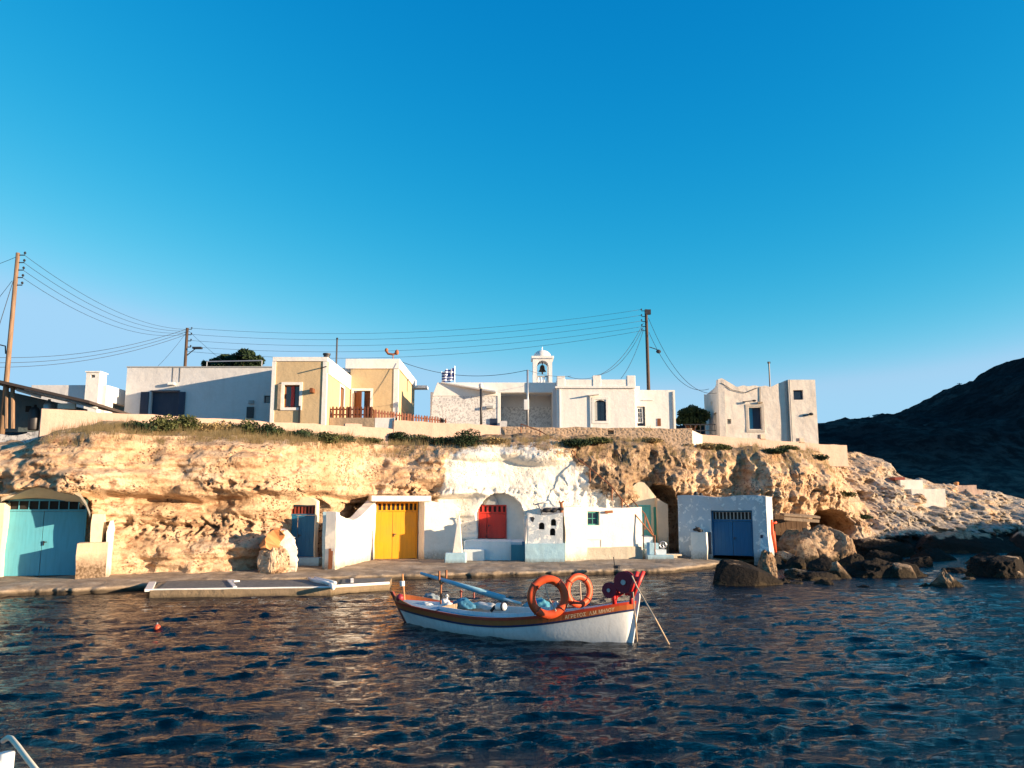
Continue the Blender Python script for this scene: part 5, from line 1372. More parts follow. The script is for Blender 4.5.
# cables
CG = 'overhead cables between the poles'
CM = plain('cable_black', (.02,.02,.025), .6)
def cable(a, b, sag, label, rr=.010):
    a, b = Vector(a), Vector(b); P = []
    for i in range(25):
        t_ = i/24; p = a.lerp(b, t_); p.z -= sag*4*t_*(1-t_); P.append(p-a)
    m = MB(); m.tube(P, min(rr, .014), 5); o = m.build('overhead_cable', CM, None, smooth=True, loc=a); tag(o, label, 'cable', CG)
O = Vector
for k, z in enumerate((.1,.45,.8,1.15)):
    nm = ('top', 'second', 'third', 'lowest')[k]
    cable(T1+O((.3,0,-z)), T2+O((-.1,0,-.1-.12*k)), .8+.05*k, f'{nm} of the four parallel cables from the left edge pole to the street lamp pole')
for k, z in enumerate((.0,.45,.9,1.35)):
    nm = ('top', 'second', 'third', 'lowest')[k]
    cable(T2+O((.1,0,-z)), T3+O((-.3,0,-z*.9)), .95, f'{nm} of the four long cables between the street lamp pole and the church pole')
cable(T2+O((.1,0,-1.7)), T3+O((-.3,0,-1.5)), 1.1, 'faintest cable sagging below the four long cables to the church pole', .011)
for k, (py, z) in enumerate(((356,.1),(362,.3),(367,.5))):
    cable(T2+O((-.1,0,-z)), at(-60, py-2, 46), .9, ('upper','middle','lower')[k]+' cable leaving the street lamp pole toward the left edge of the view', .014 if k != 1 else .02)
cable(T1+O((-.1,0,-.2)), at(-60, 278, 36), .15, 'cable from the left edge pole head out of view to the left')
cable(T1+O((-.15,0,-1.3)), at(-30, 330, 35), .1, 'upper stay wire slanting down left of the left edge pole')
cable(at(16,272,35), at(-25, 402, 34), .02, 'lower stay wire slanting steeply beside the left edge pole', .02)
cable(T2+O((.1,0,-.2)), at(224, 362, 50), .05, 'wire falling right from the street lamp pole to the roof')
cable(T2+O((-.1,0,-.4)), at(158, 366, 50), .1, 'wire falling left from the street lamp pole to the roof')
cable(at(402, 362, 46), T4, .55, 'cable from the yellow house eave to the slim service pole', .018)
cable(T4, at(571, 376, 46.5), .15, 'short cable from the service pole to the white merlon house')
cable(T3+O((-.2,0,-.95)), at(568, 376.5, 46.5), 1.4, 'drooping cable from the church pole to the left merlon', .02)
cable(T3+O((-.2,0,-1.2)), at(595, 375.5, 46.7), .8, 'drooping cable from the church pole to the middle merlon', .016)
cable(T3+O((-.2,0,-1.4)), at(621, 378.5, 46.7), .35, 'drooping cable from the church pole to the roof near the right merlon', .018)
cable(T3+O((.15,0,-.6)), at(717, 393, 47.5), 1.5, 'upper cable from the church pole down to the weathered old house', .02)
cable(T3+O((.15,0,-1.6)), at(709, 389, 48.5), 1.3, 'lower cable from the church pole down to the weathered old house', .016)
# flag (nine blue and white stripes with a cross canton)
t = NT('flag_cloth'); sx = t.node('ShaderNodeSeparateXYZ'); t.L(t.pos(True), sx.inputs[0])
st = t.math('GREATER_THAN', t.math('FRACT', t.math('MULTIPLY', sx.outputs[2], 4.5/.92)), .5)
can = t.math('MULTIPLY', t.math('GREATER_THAN', sx.outputs[0], -.5), t.math('GREATER_THAN', sx.outputs[2], .41))
cr = t.math('MAXIMUM', t.math('LESS_THAN', t.math('ABSOLUTE', t.math('ADD', sx.outputs[0], .25)), .05), t.math('LESS_THAN', t.math('ABSOLUTE', t.math('SUBTRACT', sx.outputs[2], .665)), .05))
f = t.mix(can, st, t.math('SUBTRACT', 1, cr))
FLAG = t.fin(t.mix(f, (.75,.77,.8), (.03,.06,.22)), .9, None, .1)
p = at(454.5, 382.5, 49.5); r = thing('flag', 'blue and white striped flag with a cross canton flying over the speckled gable', 'flag', p)
m = MB(); m.tube([(0,0,-.6),(0,0,1.05)], .03, 6); m.build('flagpole', M['metal'], r)
m = MB(); nx_ = 16
for i in range(nx_):
    for j in range(6):
        g = lambda a, b: (-a/nx_*.95, .10*math.sin(a*.9+b*.3)*(a/nx_+.2), b/6*.92 - .22*(a/nx_)**1.8 + .05*math.sin(a*.8))
        m.quad(g(i,j), g(i+1,j), g(i+1,j+1), g(i,j+1))
o = m.build('cloth', FLAG, r, smooth=True); o.location = (0,0,.10); o.scale = (.85,1,.85)

# ================================================================ vegetation
t = NT('leaf'); oi = t.node('ShaderNodeObjectInfo')
a = t.noise(3.5, 3); 
LEAF = t.fin(t.mix(t.ramp(a, [(.35,0),(.65,1)]), (.035,.05,.018), (.11,.12,.045)), .8, None, .2)
t = NT('leaf_dark'); a = t.noise(1.5, 3); LEAFD = t.fin(t.mix(t.ramp(a, [(.35,0),(.65,1)]), (.012,.028,.012), (.035,.06,.025)), .7, None, .2)
t = NT('dry_grass'); a = t.noise(5, 3); DRY = t.fin(t.mix(t.ramp(a, [(.35,0),(.65,1)]), (.20,.15,.07), (.40,.30,.15)), .9, None, .1)
def leaves(c_list, n, size, seed, tall=1.0):
    rs = np.random.RandomState(seed); V = []; Fc = []
    for (c, rad) in c_list:
        k = int(n*rad[0]*rad[1]/ (sum(q[1][0]*q[1][1] for q in c_list)))
        for _ in range(k):
            d = rs.normal(size=3); d /= np.linalg.norm(d); rr = rs.rand()**.45
            p = np.array(c)+d*np.array(rad)*rr
            u = rs.normal(size=3); u /= np.linalg.norm(u); w = np.cross(u, rs.normal(size=3)); w /= np.linalg.norm(w)
            s = size*(.6+.8*rs.rand()); b = len(V)
            u = u*s*tall; w = w*s*.5
            V += [tuple(p-u), tuple(p+w), tuple(p+u), tuple(p-w)]; Fc.append((b,b+1,b+2,b+3))
    m = MB(); m.v = V; m.f = Fc; return m
def raw_build(m, name, mat, parent=None, loc=None):
    me = bpy.data.meshes.new(name); me.from_pydata(m.v, [], m.f); me.update(); me.materials.append(mat)
    o = bpy.data.objects.new(name, me); COL.objects.link(o)
    if parent: o.parent = parent
    if loc is not None: o.location = loc
    return o
# shrubs on the cliff edge: px, w, h(m), colour, label
SG = 'shrubs along the cliff top'
def shrub(px, py, wpx, h, mat, label, seed, dens=1.0):
    x = XY(px, float(Yb(XY(px, 36)))+1.2); x = XY(px, float(Yb(x))+1.3); y = float(Yb(x))+1.45
    p = on_cliff(px, py+1)
    if p is not None and abs(p.y-y) < 1.2: y = p.y+.3; x = p.x
    p = Vector((x, y, ground_z(x, y)))
    w = wpx*p.y/CF/2
    r = thing('shrub', label, 'shrub', p, 0, SG)
    rs = np.random.RandomState(seed); cl = []
    for i in range(max(3, int(w/.28))):
        cx = rs.uniform(-w, w)*.85; hh = h*(.55+.45*rs.rand())
        cl.append(((cx, rs.uniform(-.35,.35), hh*.38), (.42+.2*rs.rand(), .35, hh*.62)))
    raw_build(leaves(cl, int(2600*dens*w*max(h,.4)+400), .05, seed, 1.3), 'foliage', mat, r)
    m = MB()
    for c, rad in cl[:8]: m.tube([(c[0]*.8,c[1]*.5,-.15),(c[0],c[1],c[2])], .015, 5)
    m.build('stems', M['brownwood'], r)
specs = [(137,434,26,.50,LEAFD,'dark green'),(158,433,22,.6,LEAF,'dusty green'),(182,431,26,.65,LEAF,'tall olive green'),(206,433,24,.4,DRY,'straw coloured'),(228,434,22,.5,DRY,'brown dry'),(246,435,20,.6,LEAF,'olive green'),(258,437,16,.5,LEAFD,'dark'),
 (275,438,22,.5,LEAF,'low green'),(296,440,20,.45,LEAFD,'dark low'),(318,441,26,.45,LEAF,'spreading green'),(338,442,16,.3,LEAFD,'small dark'),(368,444,22,.3,LEAF,'low olive'),(390,444,24,.45,LEAFD,'dark green'),(412,444,24,.4,LEAF,'dusty'),(434,445,22,.45,LEAFD,'dark brownish'),
 (455,446,22,.4,DRY,'dry'),(474,447,20,.7,LEAFD,'thick brown green'),(500,447,18,.3,DRY,'thin dry'),(565,448,30,.4,LEAFD,'black green'),(590,448,24,.4,LEAF,'olive'),(650,446,28,.3,DRY,'dry brown'),(700,444,26,.35,DRY,'dead'),(730,445,24,.4,LEAF,'grey green'),(775,446,26,.35,LEAFD,'dark'),(800,446,22,.3,LEAF,'low'),(825,448,22,.4,LEAFD,'dark rounded'),(850,452,22,.4,LEAF,'pale'),(868,457,18,.35,LEAFD,'small')]
marks = ['below the left end of the long peach wall','below the pale house shutters','below the pale house wall centre','below the pale house right half','below the peach wall step','left of the yellow house window line','under the left corner of the yellow house','under the yellow house window','under the yellow house lamp','under the right corner of the yellow house','below the left end of the picket fence','below the terrace end wall','where the pinkish parapet begins','above the yellow doors right side','below the end of the sunlit picket fence','below the lamp post','beside the pale stone at the church parapet','below the service pole','at the start of the rough stone parapet','above the green window','left of the utility pole foot line','where the parapets meet','below the left part of the weathered house','below the blue doorway of the weathered house','below the right block of the weathered house','near the right end of the pale parapet','just past the end of the pale parapet','at the top of the pale headland slope']
for i, (px, py, w, h, mt, col) in enumerate(specs):
    shrub(px, py-1, w*1.35, h*(1.15 if px < 480 else .9), mt, f'{col} shrub {marks[i]}', 100+i)
# sparse dry grass tufts over the cliff shelf
rs = np.random.RandomState(5); V = []; Fc = []
for k in range(1500):
    px = rs.uniform(40, 870) if k % 3 else rs.uniform(60, 420); x = XY(px, float(Yb(XY(px, 35)))+1.4); y = float(Yb(x)) + rs.uniform(.3, 2.4)
    z = ground_z(x, y)
    for j in range(9):
        a = rs.uniform(0, 6.28); hh = rs.uniform(.12,.40); dx, dy = rs.uniform(-.12,.12,2); b = len(V)
        V += [(x+dx-.008,y+dy,z-.02),(x+dx+.008,y+dy,z-.02),(x+dx+.12*math.cos(a)*hh*2,y+dy+.12*math.sin(a)*hh*2,z+hh)]; Fc.append((b,b+1,b+2))
m = MB(); m.v = V; m.f = Fc; o = raw_build(m, 'dry_grass', DRY); tag(o, 'thin dry grass tufts scattered on the cliff top', 'grass', kind='stuff')
# trees
def tree(p, cl, n, size, label, seed, trunk_h=1.2):
    r = thing('tree', label, 'tree', p)
    m = MB(); m.tube([(0,0,-.3),(.05,0,trunk_h*.6),(0,0,trunk_h)], [.2,.15,.12], 8)
    for c, rad in cl[:7]: m.tube([(0,0,trunk_h*.7),((c[0])*.5,c[1]*.5,(trunk_h+c[2])/2),c], [.1,.06,.03], 6)
    m.build('trunk', M['brownwood'], r); raw_build(leaves(cl, n, size, seed), 'crown', LEAFD, r)
p = at(233, 374, 62); cl = []
rs = np.random.RandomState(8)
for px, py, w_, h_ in ((204,363,5,4),(213,360,7,5),(222,358,7,7),(232,361,8,7),(240,360,6,7),(250,357,9,7),(258,361,7,6),(246,364,12,5),(225,366,18,5),(243,367,18,5)):
    q = at(px, py, 62)-p; cl.append(((q.x, rs.uniform(-1,1), q.z), (w_*62/CF, .9, h_*62/CF*.8)))
pz = 7.0; off_ = p.z-pz; p.z = pz; cl = [((c[0],c[1],c[2]+off_), rd_) for c, rd_ in cl]
tree(p, cl, 9000, .13, 'broad dark tree crown showing above the long pale house roof', 9, 3.0)
p = at(691, 430, 52); p.z = 6.5; cl = []
for px, py, w_, h_ in ((684,413,6,5),(692,411,7,6),(700,413,6,6),(682,420,5,5),(690,420,9,6),(700,421,6,6),(704,416,5,5),(696,427,8,3)):
    q = at(px, py, 52)-p; cl.append(((q.x, rs.uniform(-.6,.6), q.z), (w_*52/CF, .7, h_*52/CF)))
tree(p, cl, 5500, .09, 'round dark green tree between the annex and the weathered old house', 10, 1.0)
m = MB(); p = at(703, 431, 46.5)
for k in range(7): m.box(-1.0+.28*k, -.97+.28*k, 0, .04, 0, .75)
m.box(-1.05,.75,.0,.03,.70,.76); m.box(-1.05,.75,.045,.06,.10,.14); m.box(-1.05,.75,.0-.02,-.003,.35,.4)
o = m.build('railing', M['darkmetal'], None, loc=p-Vector((0,0,.35))); tag(o, 'dark low railing between the small tree and the weathered house', 'railing')
# pale stone by the church parapet
# ================================================================ far things on the hill and headland
def hz(px, Y): return at(px, 450, Y)
HG = 'distant telegraph poles on the ridge'
for px, pt, pb, lab in ((990.5,372,378.5,'highest distant telegraph pole on the ridge with a crossarm'),(959.5,383,388,'second highest distant telegraph pole on the ridge'),(869,416,420,'tiny distant pole left of the green roofed hut on the ridge'),(843.5,420,425.5,'leftmost tiny distant pole on the low ridge')):
    T = at(px, pt, 249); B = at(px, pb+2, 249); m = MB(); m.tube([(0,0,0),T-B], .12, 6); 
    if pt < 390: m.tube([T-B+O((-.8,0,-.2)),T-B+O((.8,0,-.2))], .08, 5)
    o = m.build('telegraph_pole', M['darkmetal'], None, loc=B); tag(o, lab, 'pole', HG)
p = at(882, 418.5, 251); r = thing('hut', 'small distant flat hut on the skyline of the dark hill', 'hut', p)
m = MB(); m.box(-1.4,1.4,0,3,-1,1.1); m.build('wall', M['slate'], r); m = MB(); m.box(-1.6,1.6,-.2,3.2,1.103,1.4); m.build('roof', M['cyan_dark'], r)
p = at(878, 434, 225); r = thing('farmhouse', 'distant white farmhouse with dark openings on the dark hill flank', 'house', p)
for (a, b, h) in ((-3.2,-.9,1.5),(-.897,.6,1.2),(.603,3.0,1.4)):
    m = MB(); m.box(a,b,0,3,-1.5,h); m.build('block', M['white_old'], r)
for a in (-2.4,-.3,1.4): m = MB(); m.box(a,a+.6,-.05,-.003,-.3,.6); m.build('opening', M['dark'], r)
# headland walls
hp = on_cliff(912, 494); HY = hp.y if hp is not None else 56
F = Fr(900, HY+.5, 923, HY+.5, hp.z-1.2, 485)
r = F.root('low_building', 'low white flat building stepping down the pale headland', 'building')
m = MB(); m.box(F.x(900), F.x(922.5), 0, 2.2, 0, F.z(910,480)); m.build('upper_block', M['white'], r, bevel=.02)
m = MB(); m.box(F.x(905), F.x(938.5), -.8, -.003, 0, F.z(920,489,-.8)); m.build('lower_block', M['white'], r, bevel=.02)
m = MB(); m.box(F.x(897), F.x(907), .3, 1.5, F.z(905,480), F.z(905,477)); m.build('rusty_top', M['redbrown'], r)
hp = on_cliff(966, 496) or at(966, 496, 62)
F = Fr(945, hp.y+.3, 990, hp.y+.3, hp.z-1.2, 490)
r = F.root('low_hut', 'low round roofed stone hut with a clay chimney at the tip of the headland', 'hut')
m = MB(); m.box(F.x(957), F.x(976), 0, 1.8, 0, F.z(965,485.3)); m.build('body', M['orange_wash'] if False else M['parapet'], r, rough=.05)
m = MB(); m.box(F.x(968), F.x(986), .5, 2, 0, F.z(980,490)); m.build('terrace_block', M['parapet'], r, rough=.04)
m = MB(); m.lathe([(.16,0),(.2,.25),(.14,.3)], (F.x(961.5), .8, F.z(961,485.5)), 12); m.build('chimney', M['orange_wash'], r)
m = MB(); m.prism([(F.x(947),F.z(950,489)-.3),(F.x(955),F.z(950,489)-.3),(F.x(955),F.z(955,484.5)),(F.x(952),F.z(952,485))], .2, 1.6); m.build('white_gable', M['white'], r)
# ================================================================ boats
class Hull:
    def __init__(s, L, B, sheer, keel=-.35, rb=.10, rs_=.42):
        s.L, s.B, s.sh, s.k, s.rb, s.rs = L, B, sheer, keel, rb, rs_
    def zs(s, t): 
        a, b = zip(*s.sh); v = 0
        for d in (-.05,-.025,0,.025,.05): v += np.interp(min(1,max(0,t+d)), a, b)
        return v/5
    def b(s, t): return s.B*max(0, math.sin(math.pi*min(1,max(0,t))**.95))**.62
    def pt(s, t, z, side=-1, out=0.0):
        zs = s.zs(t); u = min(1, max(0, (zs-z)/(zs-s.k)))
        e = abs(2*t-1)**2.2
        y = s.b(t)*((1-e)*(1-u**2.8)**.62 + e*(1-u)**.85)
        x = s.L*(t-.5) + (max(0,(t-.6)/.4)**2*s.rb - max(0,(.4-t)/.4)**2*s.rs)*z*1.2
        return Vector((x, side*(y+out), z))
    def skin(s, nt=56, nu=16, thick=.0):
        m = MB(); V = []
        for side in (-1, 1):
            for i in range(nt):
                t = i/nt if False else (i/(nt-1))
                for j in range(nu+1):
                    zs = s.zs(t); z = zs - (zs-s.k)*(j/nu)
                    V.append(tuple(s.pt(t, z, side)))
        n = nu+1; o2 = nt*n; F_ = []
        for sd, off in ((0,0),(1,o2)):
            for i in range(nt-1):
                for j in range(nu):
                    a = off+i*n+j; F_.append((a, a+1, a+n+1, a+n) if sd == 0 else (a, a+n, a+n+1, a+1))
        m.v = V; m.f = F_; return m
    def strip(s, t0, t1, d0, d1, out=.012, nt=50, sides=(-1,1)):
        """band following the sheer between depths d0 and d1 below it"""
        m = MB()
        for sd in sides:
            for i in range(nt):
                ta, tb = t0+(t1-t0)*i/nt, t0+(t1-t0)*(i+1)/nt
                g = lambda t, d, o: s.pt(t, s.zs(t)-d, sd, o)
                m.hexa([g(ta,d1,-.01), g(tb,d1,-.01), g(tb,d1,out), g(ta,d1,out), g(ta,d0,-.01), g(tb,d0,-.01), g(tb,d0,out), g(ta,d0,out)])
        return m
    def deck(s, t0, t1, s0, s1, dz, nt=24, ns=8, crown=.04, both=False):
        m = MB()
        for (a0, a1) in (((s0,s1),(-s1,-s0)) if both else ((s0,s1),)):
            for i in range(nt):
                for j in range(ns):
                    P = []
                    for (ii, jj) in ((i,j),(i+1,j),(i+1,j+1),(i,j+1)):
                        t = t0+(t1-t0)*ii/nt; q = a0+(a1-a0)*jj/ns
                        p = s.pt(t, s.zs(t)-.001, 1); P.append((p.x, p.y*q, s.zs(t)+dz+crown*(1-q*q)))
                    m.quad(*P)
        return m
bow = onz(631, 643, 0); st = onz(406, 622, 0)
d = bow-st; LB = d.length; brz = math.atan2(d.y, d.x); bc = (bow+st)/2
H = Hull(LB, .95, [(0,.50),(.08,.48),(.2,.45),(.4,.40),(.55,.41),(.7,.50),(.85,.66),(.95,.79),(1,.86)], rb=.16, rs_=.55)
hullp = paint('hull_white', (.74,.77,.78), .35, .05, grain=False)
ORG = paint('orange_band', (.44,.12,.03), .4, .1, grain=False); NAV = paint('navy_band', (.015,.03,.10), .4, .05, grain=False)
REDB = paint('red_band', (.50,.05,.02), .4, .05, grain=False); DK = paint('deck_blue', (.33,.45,.52), .5, .2); LB_ = paint('light_blue', (.16,.42,.58), .45, .1)
bt = thing('fishing_boat', 'white wooden fishing boat with orange and navy bands riding at anchor', 'boat', (bc.x, bc.y, 0), brz)
BW = Matrix.Translation((bc.x, bc.y, 0)) @ Matrix.Rotation(brz, 4, 'Z'); BI = BW.inverted()
o = H.skin().build('hull', hullp, bt, smooth=True, dedupe=False)
H.strip(0.002, .998, -.012, .045, .030).build('rubbing_strake', REDB, bt)
H.strip(0.002, .998, .045, .150, .014).build('name_band', ORG, bt)
H.strip(0.002, .998, .150, .192, .016).build('navy_line', NAV, bt)
# stem and stern posts
m = MB()
for i in range(12):
    z0, z1 = -.3+.11*i, -.3+.11*(i+1)
    a, b = H.pt(1, min(z0,.9)), H.pt(1, min(z1,.9)); a.z, b.z = z0, z1
    m.hexa([(a.x-.05,-.03,z0),(a.x+.045,-.022,z0),(a.x+.045,.022,z0),(a.x-.05,.03,z0),(b.x-.05,-.03,z1),(b.x+.045,-.022,z1),(b.x+.045,.022,z1),(b.x-.05,.03,z1)])
m.build('stem_post', hullp, bt)
m = MB()
for i in range(9):
    z0, z1 = -.3+.11*i, -.3+.11*(i+1)
    a, b = H.pt(0, z0), H.pt(0, z1)
    m.hexa([(a.x-.05,-.02,z0),(a.x+.05,-.03,z0),(a.x+.05,.03,z0),(a.x-.05,.02,z0),(b.x-.05,-.02,z1),(b.x+.05,-.03,z1),(b.x+.05,.03,z1),(b.x-.05,.02,z1)])
m.build('stern_post', M['redbrown'], bt)
# decks, coaming, cockpit
H.deck(.0+.004, .24, 0, .985, -.02, both=True).build('stern_deck', DK, bt, dedupe=False)
H.deck(.68, .996, 0, .985, -.02, both=True).build('fore_deck', DK, bt, dedupe=False)
H.deck(.24, .68, .62, .985, -.02, ns=4, crown=0, both=True).build('side_deck', DK, bt, dedupe=False)
m = MB()
for sd in (-1, 1):
    for i in range(24):
        P = []
        for t in (.24+.44*i/24, .24+.44*(i+1)/24):
            p = H.pt(t, H.zs(t)-.001, sd); P.append((p.x, p.y*.62, H.zs(t)))
        (xa, ya, za), (xb, yb_, zb_) = P
        m.hexa([(xa,ya-.015,-.02),(xb,yb_-.015,-.02),(xb,yb_+.015,-.02),(xa,ya+.015,-.02),(xa,ya-.015,za+.06),(xb,yb_-.015,zb_+.06),(xb,yb_+.015,zb_+.06),(xa,ya+.015,za+.06)])
m.build('coaming', hullp, bt)
m = MB(); xa, xb = H.L*(.24-.5), H.L*(.68-.5); m.box(xa, xb, -.56, .56, -.06, -.02); m.box(xa-.02, xa, -.5,.5,-.02,.5); m.box(xb, xb+.02, -.5,.5,-.02,.52); m.build('cockpit_floor', M['wood'], bt)
for t in (.36, .55):
    x = H.L*(t-.5); m = MB(); m.box(x-.12, x+.12, -.54, .54, .26, .30); m.build('thwart', LB_, bt, bevel=.01)
# bulwark pieces at the stern (orange inside) and cleats
m = MB()
for sd in (-1, 1):
    for i in range(8):
        ta, tb = .0+.016*i+.002, .016*(i+1)+.002
        a, b = H.pt(ta, H.zs(ta)-.001, sd, -.0), H.pt(tb, H.zs(tb)-.001, sd, -.0); h0, h1 = .13*(1-i/8)+.01, .13*(1-(i+1)/8)+.01
        m.hexa([(a.x,a.y-.012,a.z-.03),(b.x,b.y-.012,b.z-.03),(b.x,b.y+.012,b.z-.03),(a.x,a.y+.012,a.z-.03),(a.x,a.y-.012,a.z+h0),(b.x,b.y-.012,b.z+h1),(b.x,b.y+.012,b.z+h1),(a.x,a.y+.012,a.z+h0)])
m.build('stern_bulwark', ORG, bt)
sx = H.pt(0,.5).x
def bl(px, py, z): return BI @ onz(px, py, z)
for px, py, z, h in ((447,600,.45,.14),(461,596,.48,.16),(474,596,.5,.18),(552,606,.55,.12)):
    p = bl(px, py, z); m = MB(); m.tube([(p.x,p.y,p.z-.05),(p.x,p.y,p.z+h)], .022, 8); m.tube([(p.x-.05,p.y,p.z+h*.7),(p.x+.05,p.y,p.z+h*.7)], .015, 6); m.build('samson_post', M['redbrown'] if z > .46 else M['whitep'], bt)
# lettering wrapped on the band
def hull_text(body, t0, t1, dtop, hgt, mat):
    cu = bpy.data.curves.new('name_letters', 'FONT'); cu.body = body; cu.size = 1; cu.resolution_u = 3
    to = bpy.data.objects.new('tmp', cu); COL.objects.link(to); bpy.context.view_layer.update()
    dg = bpy.context.evaluated_depsgraph_get(); me = bpy.data.meshes.new_from_object(to.evaluated_get(dg)); bpy.data.objects.remove(to)
    xs = [v.co.x for v in me.vertices]; ys = [v.co.y for v in me.vertices]; x0_, x1_ = min(xs), max(xs); y0_, y1_ = min(ys), max(ys)
    for v in me.vertices:
        t = t0+(t1-t0)*(v.co.x-x0_)/(x1_-x0_); dd = dtop+hgt*(1-(v.co.y-y0_)/(y1_-y0_))
        v.co = H.pt(t, H.zs(t)-dd, -1, .019)
    me.materials.clear(); me.materials.append(mat)
    o = bpy.data.objects.new('name_letters', me); COL.objects.link(o); o.parent = bt; return o
LM = paint('letter_cream', (.85,.72,.48), .5, 0, grain=False)
hull_text('ΑΓΡΕΤΟΣ', .795, .862, .055, .078, LM)
hull_text('Λ.Μ. ΜΗΛΟΥ', .872, .945, .055, .078, LM)
# bow net hauler
MR = paint('maroon', (.30,.012,.03), .45, .15, grain=False); RB = paint('bright_red', (.62,.03,.03), .4, .1, grain=False)
hl = None
def reel(px, py, Y, r_px, w):
    c = BI @ at(px, py, Y); rr = r_px*Y/CF
    m = MB(); prof = [(.01,-w),(rr,-w),(rr,-w+.03),(rr*.72,-w+.035),(rr*.72,w-.035),(rr,w-.03),(rr,w),(.01,w)]
    T = MB(); T.lathe(prof, (0,0,0), 28); T.v = [(c.x+v[0], c.y+v[2], c.z+v[1]) for v in T.v]
    o = MB(); o.v = T.v; o.f = T.f; q = o.build('hauler_reel', MR, bt, smooth=False, bevel=.006)
    T = MB(); T.lathe([(.01,-.02),(rr*.24,-.02),(rr*.20,.02),(.01,.02)], (0,0,0), 16); T.v = [(c.x+v[0], c.y-w-.012+v[2], c.z+v[1]) for v in T.v]
    T.build('hub', M['metal'], q); return c, rr
c1, q1_ = reel(625, 582, 16.45, 10.5, .07)
c2, q2_ = reel(610, 590, 16.6, 7.6, .05)
def bt_bar(pts, r_, mat, name):
    m = MB(); m.tube([BI @ p for p in pts], r_, 10); return m.build(name, mat, bt, smooth=True)
bt_bar([at(614.5,604,16.6), at(614,594,16.6)], .045, RB, 'hauler_stand')
bt_bar([at(615,600,16.6), at(619,588,16.6)], .04, RB, 'hauler_stand')
bt_bar([at(629.5,596,16.3), at(637.5,571.5,16.3)], .042, RB, 'fairlead_bar')
bt_bar([at(632.5,597,16.15), at(643.5,571,16.15)], .042, RB, 'fairlead_bar')
bt_bar([at(626,594,16.4), at(634,593,16.2)], .035, RB, 'fairlead_bracket')
bt_bar([at(637,579,16.2), at(640,578.5,16.3)], .05, RB, 'fairlead_roller')
bt_bar([at(631,604,16.2), at(632,594,16.2)], .04, RB, 'fairlead_bracket')
bt_bar([bow+O((0,0,.95))+O((-.35,.1,-.1)), at(624,592,16.4)], .03, RB, 'hauler_stand')
# anchor ropes
ROPE = plain('rope', (.55,.42,.30), .9); 
for pts, lab in (((at(632,576,16.1), at(637.5,588,15.95), at(655,618,15.6), onz(670,646,-.05)), 'pale anchor rope slanting from the bow roller far out into the water'),
                 ((at(633,592,16.05), at(635,615,15.95), onz(637.5,646,-.05)), 'near vertical anchor rope hanging beside the bow stem')):
    m = MB(); m.tube([p-pts[0] for p in pts], .015, 7); o = m.build('anchor_rope', ROPE, None, loc=pts[0]); tag(o, lab, 'rope', 'anchor ropes at the bow')
# life rings
def ring(px, py, Y, r_px, rr, yaw, tilt, label):
    c = at(px, py, Y); Rr = r_px*Y/CF - rr
    r = thing('life_ring', label, 'life ring', c, 0, 'orange life rings standing on the boat'); r.rotation_euler = (tilt, 0, yaw)
    m = MB(); n1_, n2_ = 44, 14
    for i in range(n1_):
        a = 2*math.pi*i/n1_
        for k in range(n2_):
            b = 2*math.pi*k/n2_; q = Rr+rr*math.cos(b); m.v.append((q*math.cos(a), rr*.8*math.sin(b), q*math.sin(a)))
    for i in range(n1_):
        for k in range(n2_):
            m.f.append((i*n2_+k, ((i+1)%n1_)*n2_+k, ((i+1)%n1_)*n2_+(k+1)%n2_, i*n2_+(k+1)%n2_))
    m.build('ring', paint('ring_orange', (.64,.075,.012), .5, .25, (.35,.05,.01), grain=False) if 'ring_orange' not in bpy.data.materials else bpy.data.materials['ring_orange'], r, smooth=True)
    for a0 in (50, 140, 230, 320):
        m = MB(); P = []
        a = R(a0); 
        for k in range(13):
            b = 2*math.pi*k/12; q = Rr+(rr+.008)*math.cos(b); P.append((q*math.cos(a), (rr*.8+.008)*math.sin(b), q*math.sin(a)))
        m.tube(P, .012, 5, cap=False); m.build('strap', M['redbrown'], r)
    return r, Rr
ring(548, 597, 16.9, 20.8, .088, R(8), R(-6), 'nearer orange life ring standing upright amidships on the fishing boat')
ring(578.5, 590.5, 17.2, 16.6, .072, R(30), R(-4), 'smaller farther orange life ring turned sideways behind the nearer ring')
# rigging bits through the rings
for pts, lab in (((at(545,583,16.9), at(547.5,596,16.85), at(556,611,16.6)), 'knotted line hanging through the nearer life ring'),
                 ((at(580,582,17.2), at(581,600,17.15)), 'short line hanging through the farther life ring')):
    m = MB(); m.tube([p-pts[0] for p in pts], .016, 6); o = m.build('tie_line', ROPE, None, loc=pts[0]); tag(o, lab, 'rope')
# oars / mast spar on its crutch
a, b = at(421, 573.3, 18.6), at(504, 598.5, 17.2)
m = MB(); m.tube([O((0,0,0)), b-a], .032, 12, r2=.07); o = m.build('spar', paint('spar_blue', (.30,.55,.66), .45, .1), None, smooth=True, loc=a); tag(o, 'long light blue spar resting on the crutch over the stern', 'spar')
a, b = at(478, 592, 17.7), at(521, 603.5, 16.9)
m = MB(); m.tube([O((0,0,0)), b-a], .04, 10, r2=.03); o = m.build('oar', M['whitep'], None, smooth=True, loc=a); tag(o, 'pale oar lying along and under the thick end of the blue spar', 'oar')
p = at(440.5, 601, 18.2); r = thing('crutch', 'iron fork crutch carrying the blue spar at the stern', 'crutch', p)
q = lambda px, py: at(px, py, 18.2)-p
m = MB(); m.tube([q(440.7,604), q(441,585)], .022, 8); m.build('upright', M['rust'], r)
m = MB(); m.tube([q(439.2,571), q(439.3,580), q(441,584.5), q(444.5,581), q(446.2,578), q(446.3,570)], .025, 8); m.build('fork', M['rust'], r)
